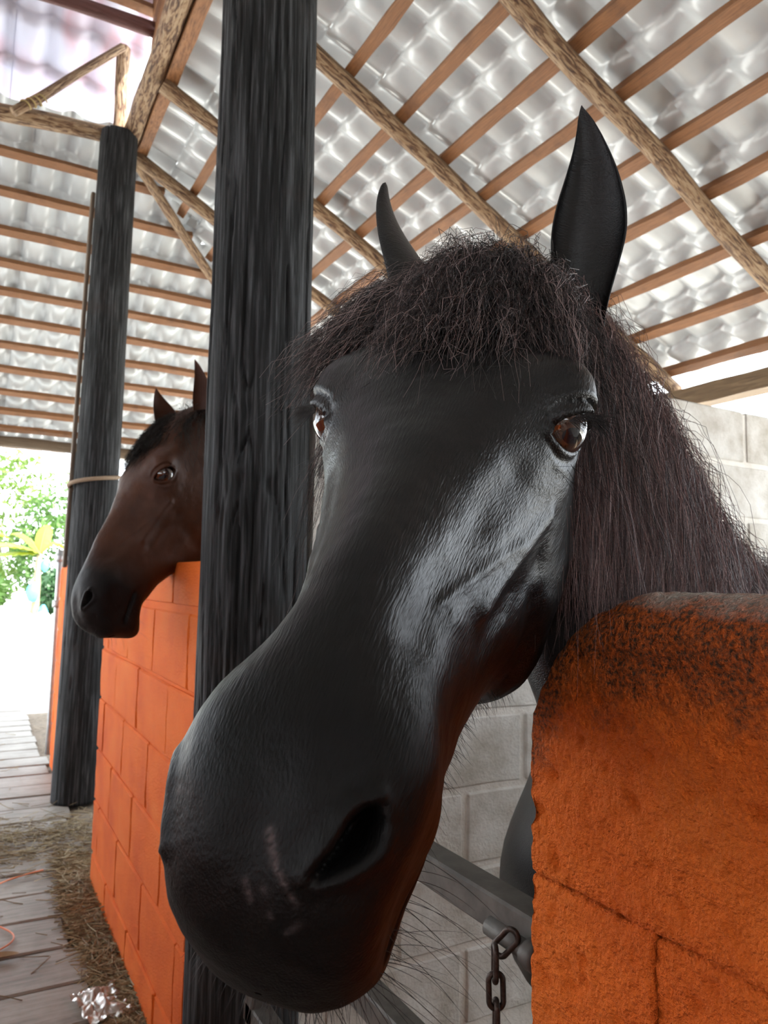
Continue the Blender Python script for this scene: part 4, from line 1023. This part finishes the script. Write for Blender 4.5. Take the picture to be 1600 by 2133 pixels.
bush((2.3, 23, 0), .8, .7, 1200, M_L3, 'low dark green shrub at the edge of the pale yard', 105)
bush((.3, 25, 0), .9, .6, 1200, M_L1, 'low green shrub under the banana leaves', 106)
bush((7.5, 27, 0), 2.0, 2.2, 1500, M_L1, 'rounded green bush beyond the stalls', 107)
bush((-4.5, 27, 0), 2.2, 2.4, 1500, M_L1, 'wide green bush across the open yard', 108)
def banana(loc, h, leaves, label, seed):
    root = empty('banana_plant', loc); r = np.random.default_rng(seed)
    V, F, uv = pole_mesh((0, 0, -.03), (.05, 0, h), .11, .07, seed, n=12, K=10); obj('trunk', mesh_np('trunk', V, F, uv, True, M_STEM), root)
    for (az, L, el, droop) in leaves:
        n, m = 26, 9; u = np.linspace(0, 1, n)[:, None]; v = np.linspace(-1, 1, m)[None]
        wd = .26*np.sin(np.pi*np.clip(u*.94+.04, 0, 1))**.6*L/1.9; ca, sa = math.cos(az), math.sin(az)
        rr_ = L*u*(1-.12*u*droop); zz_ = h+L*(math.sin(el)*u-droop*u**2)
        fold = -.35*np.abs(v)*wd+.02*np.sin(u*60)*np.abs(v)
        X = rr_*ca*math.cos(el)-wd*v*sa; Y = rr_*sa*math.cos(el)+wd*v*ca; Z = zz_+fold
        me = mesh_np('leaf', np.stack([X+.05, Y+0*X, Z+0*X], -1).reshape(-1, 3), grid_faces(n, m), None, True, M_L4)
        lf = obj('leaf', me, root)
        c = np.stack([(rr_*ca*math.cos(el)+.05)[:, 0], (rr_*sa*math.cos(el))[:, 0], zz_[:, 0]-.012], -1)
        V, F = tubes(c[None], np.linspace(.022, .006, n)[None], 6); obj('midrib', mesh_np('midrib', V, F, None, True, M_L2), lf)
    return tag(root, label, 'banana plant', 'banana plants across the yard')
banana((1.55, 21.5, 0), 1.75, [(3.35, 2.3, .50, .55), (3.0, 2.2, .12, .30), (2.5, 1.7, 1.0, .55), (.3, 1.5, 1.0, .8), (1.2, 1.5, 1.2, .4)], 'banana plant with long drooping yellow-green leaves and pale stem', 201)
banana((-.3, 23.5, 0), 2.1, [(0.2, 1.8, .7, .6), (1.5, 1.7, .9, .5), (2.8, 1.8, .6, .6), (4.0, 1.7, .8, .6), (5.3, 1.7, .5, .6)], 'taller banana plant with spreading leaves left of the pale-stemmed one', 202)
M_BLUE = mat_simple('blue_bag', (.06, .30, .45), .5)
for k, (c, s, lb) in enumerate([((1.74, 21.45, 1.45), .17, 'small sky blue fruit bag hanging high by the banana stem'), ((1.48, 21.34, .75), .26, 'large sky blue fruit bag on the banana stem'), ((1.76, 21.40, .19), .22, 'pale blue fruit bag hanging low beside the stem')]):
    V, F = sphere_np(1.0, 20, 14); V = V*np.array([s*.62, s*.62, s])*(1+.12*fbm(V*2.5, 2, 300+k))[:, None]
    V[:, :2] *= (1-.35*np.clip(V[:, 2:]/s, 0, 1))
    tag(obj('fruit_bag', mesh_np('fruit_bag', V, F, None, True, M_BLUE), None, None, c), lb, 'bag', 'blue fruit bags on the banana plant')
M_ROCK = mat_simple('white_stone', (.72, .70, .66), .8, var=.15, sc=5, bump=.3)
for k, (x, y, s) in enumerate([(.95, 21, .20), (1.35, 20.6, .17), (1.72, 20.9, .19), (2.15, 21.5, .15), (.35, 21.6, .22)]):
    V, F = sphere_np(1.0, 18, 12); V = V*np.array([s*1.1, s, s*.8])*(1+.25*fbm(V*1.8, 2, 320+k))[:, None]
    tag(obj('stone', mesh_np('stone', V, F, None, True, M_ROCK), None, None, (x, y, s*.55)), 'round whitewashed stone edging the garden bed', 'stone', 'white stones along the garden edge')
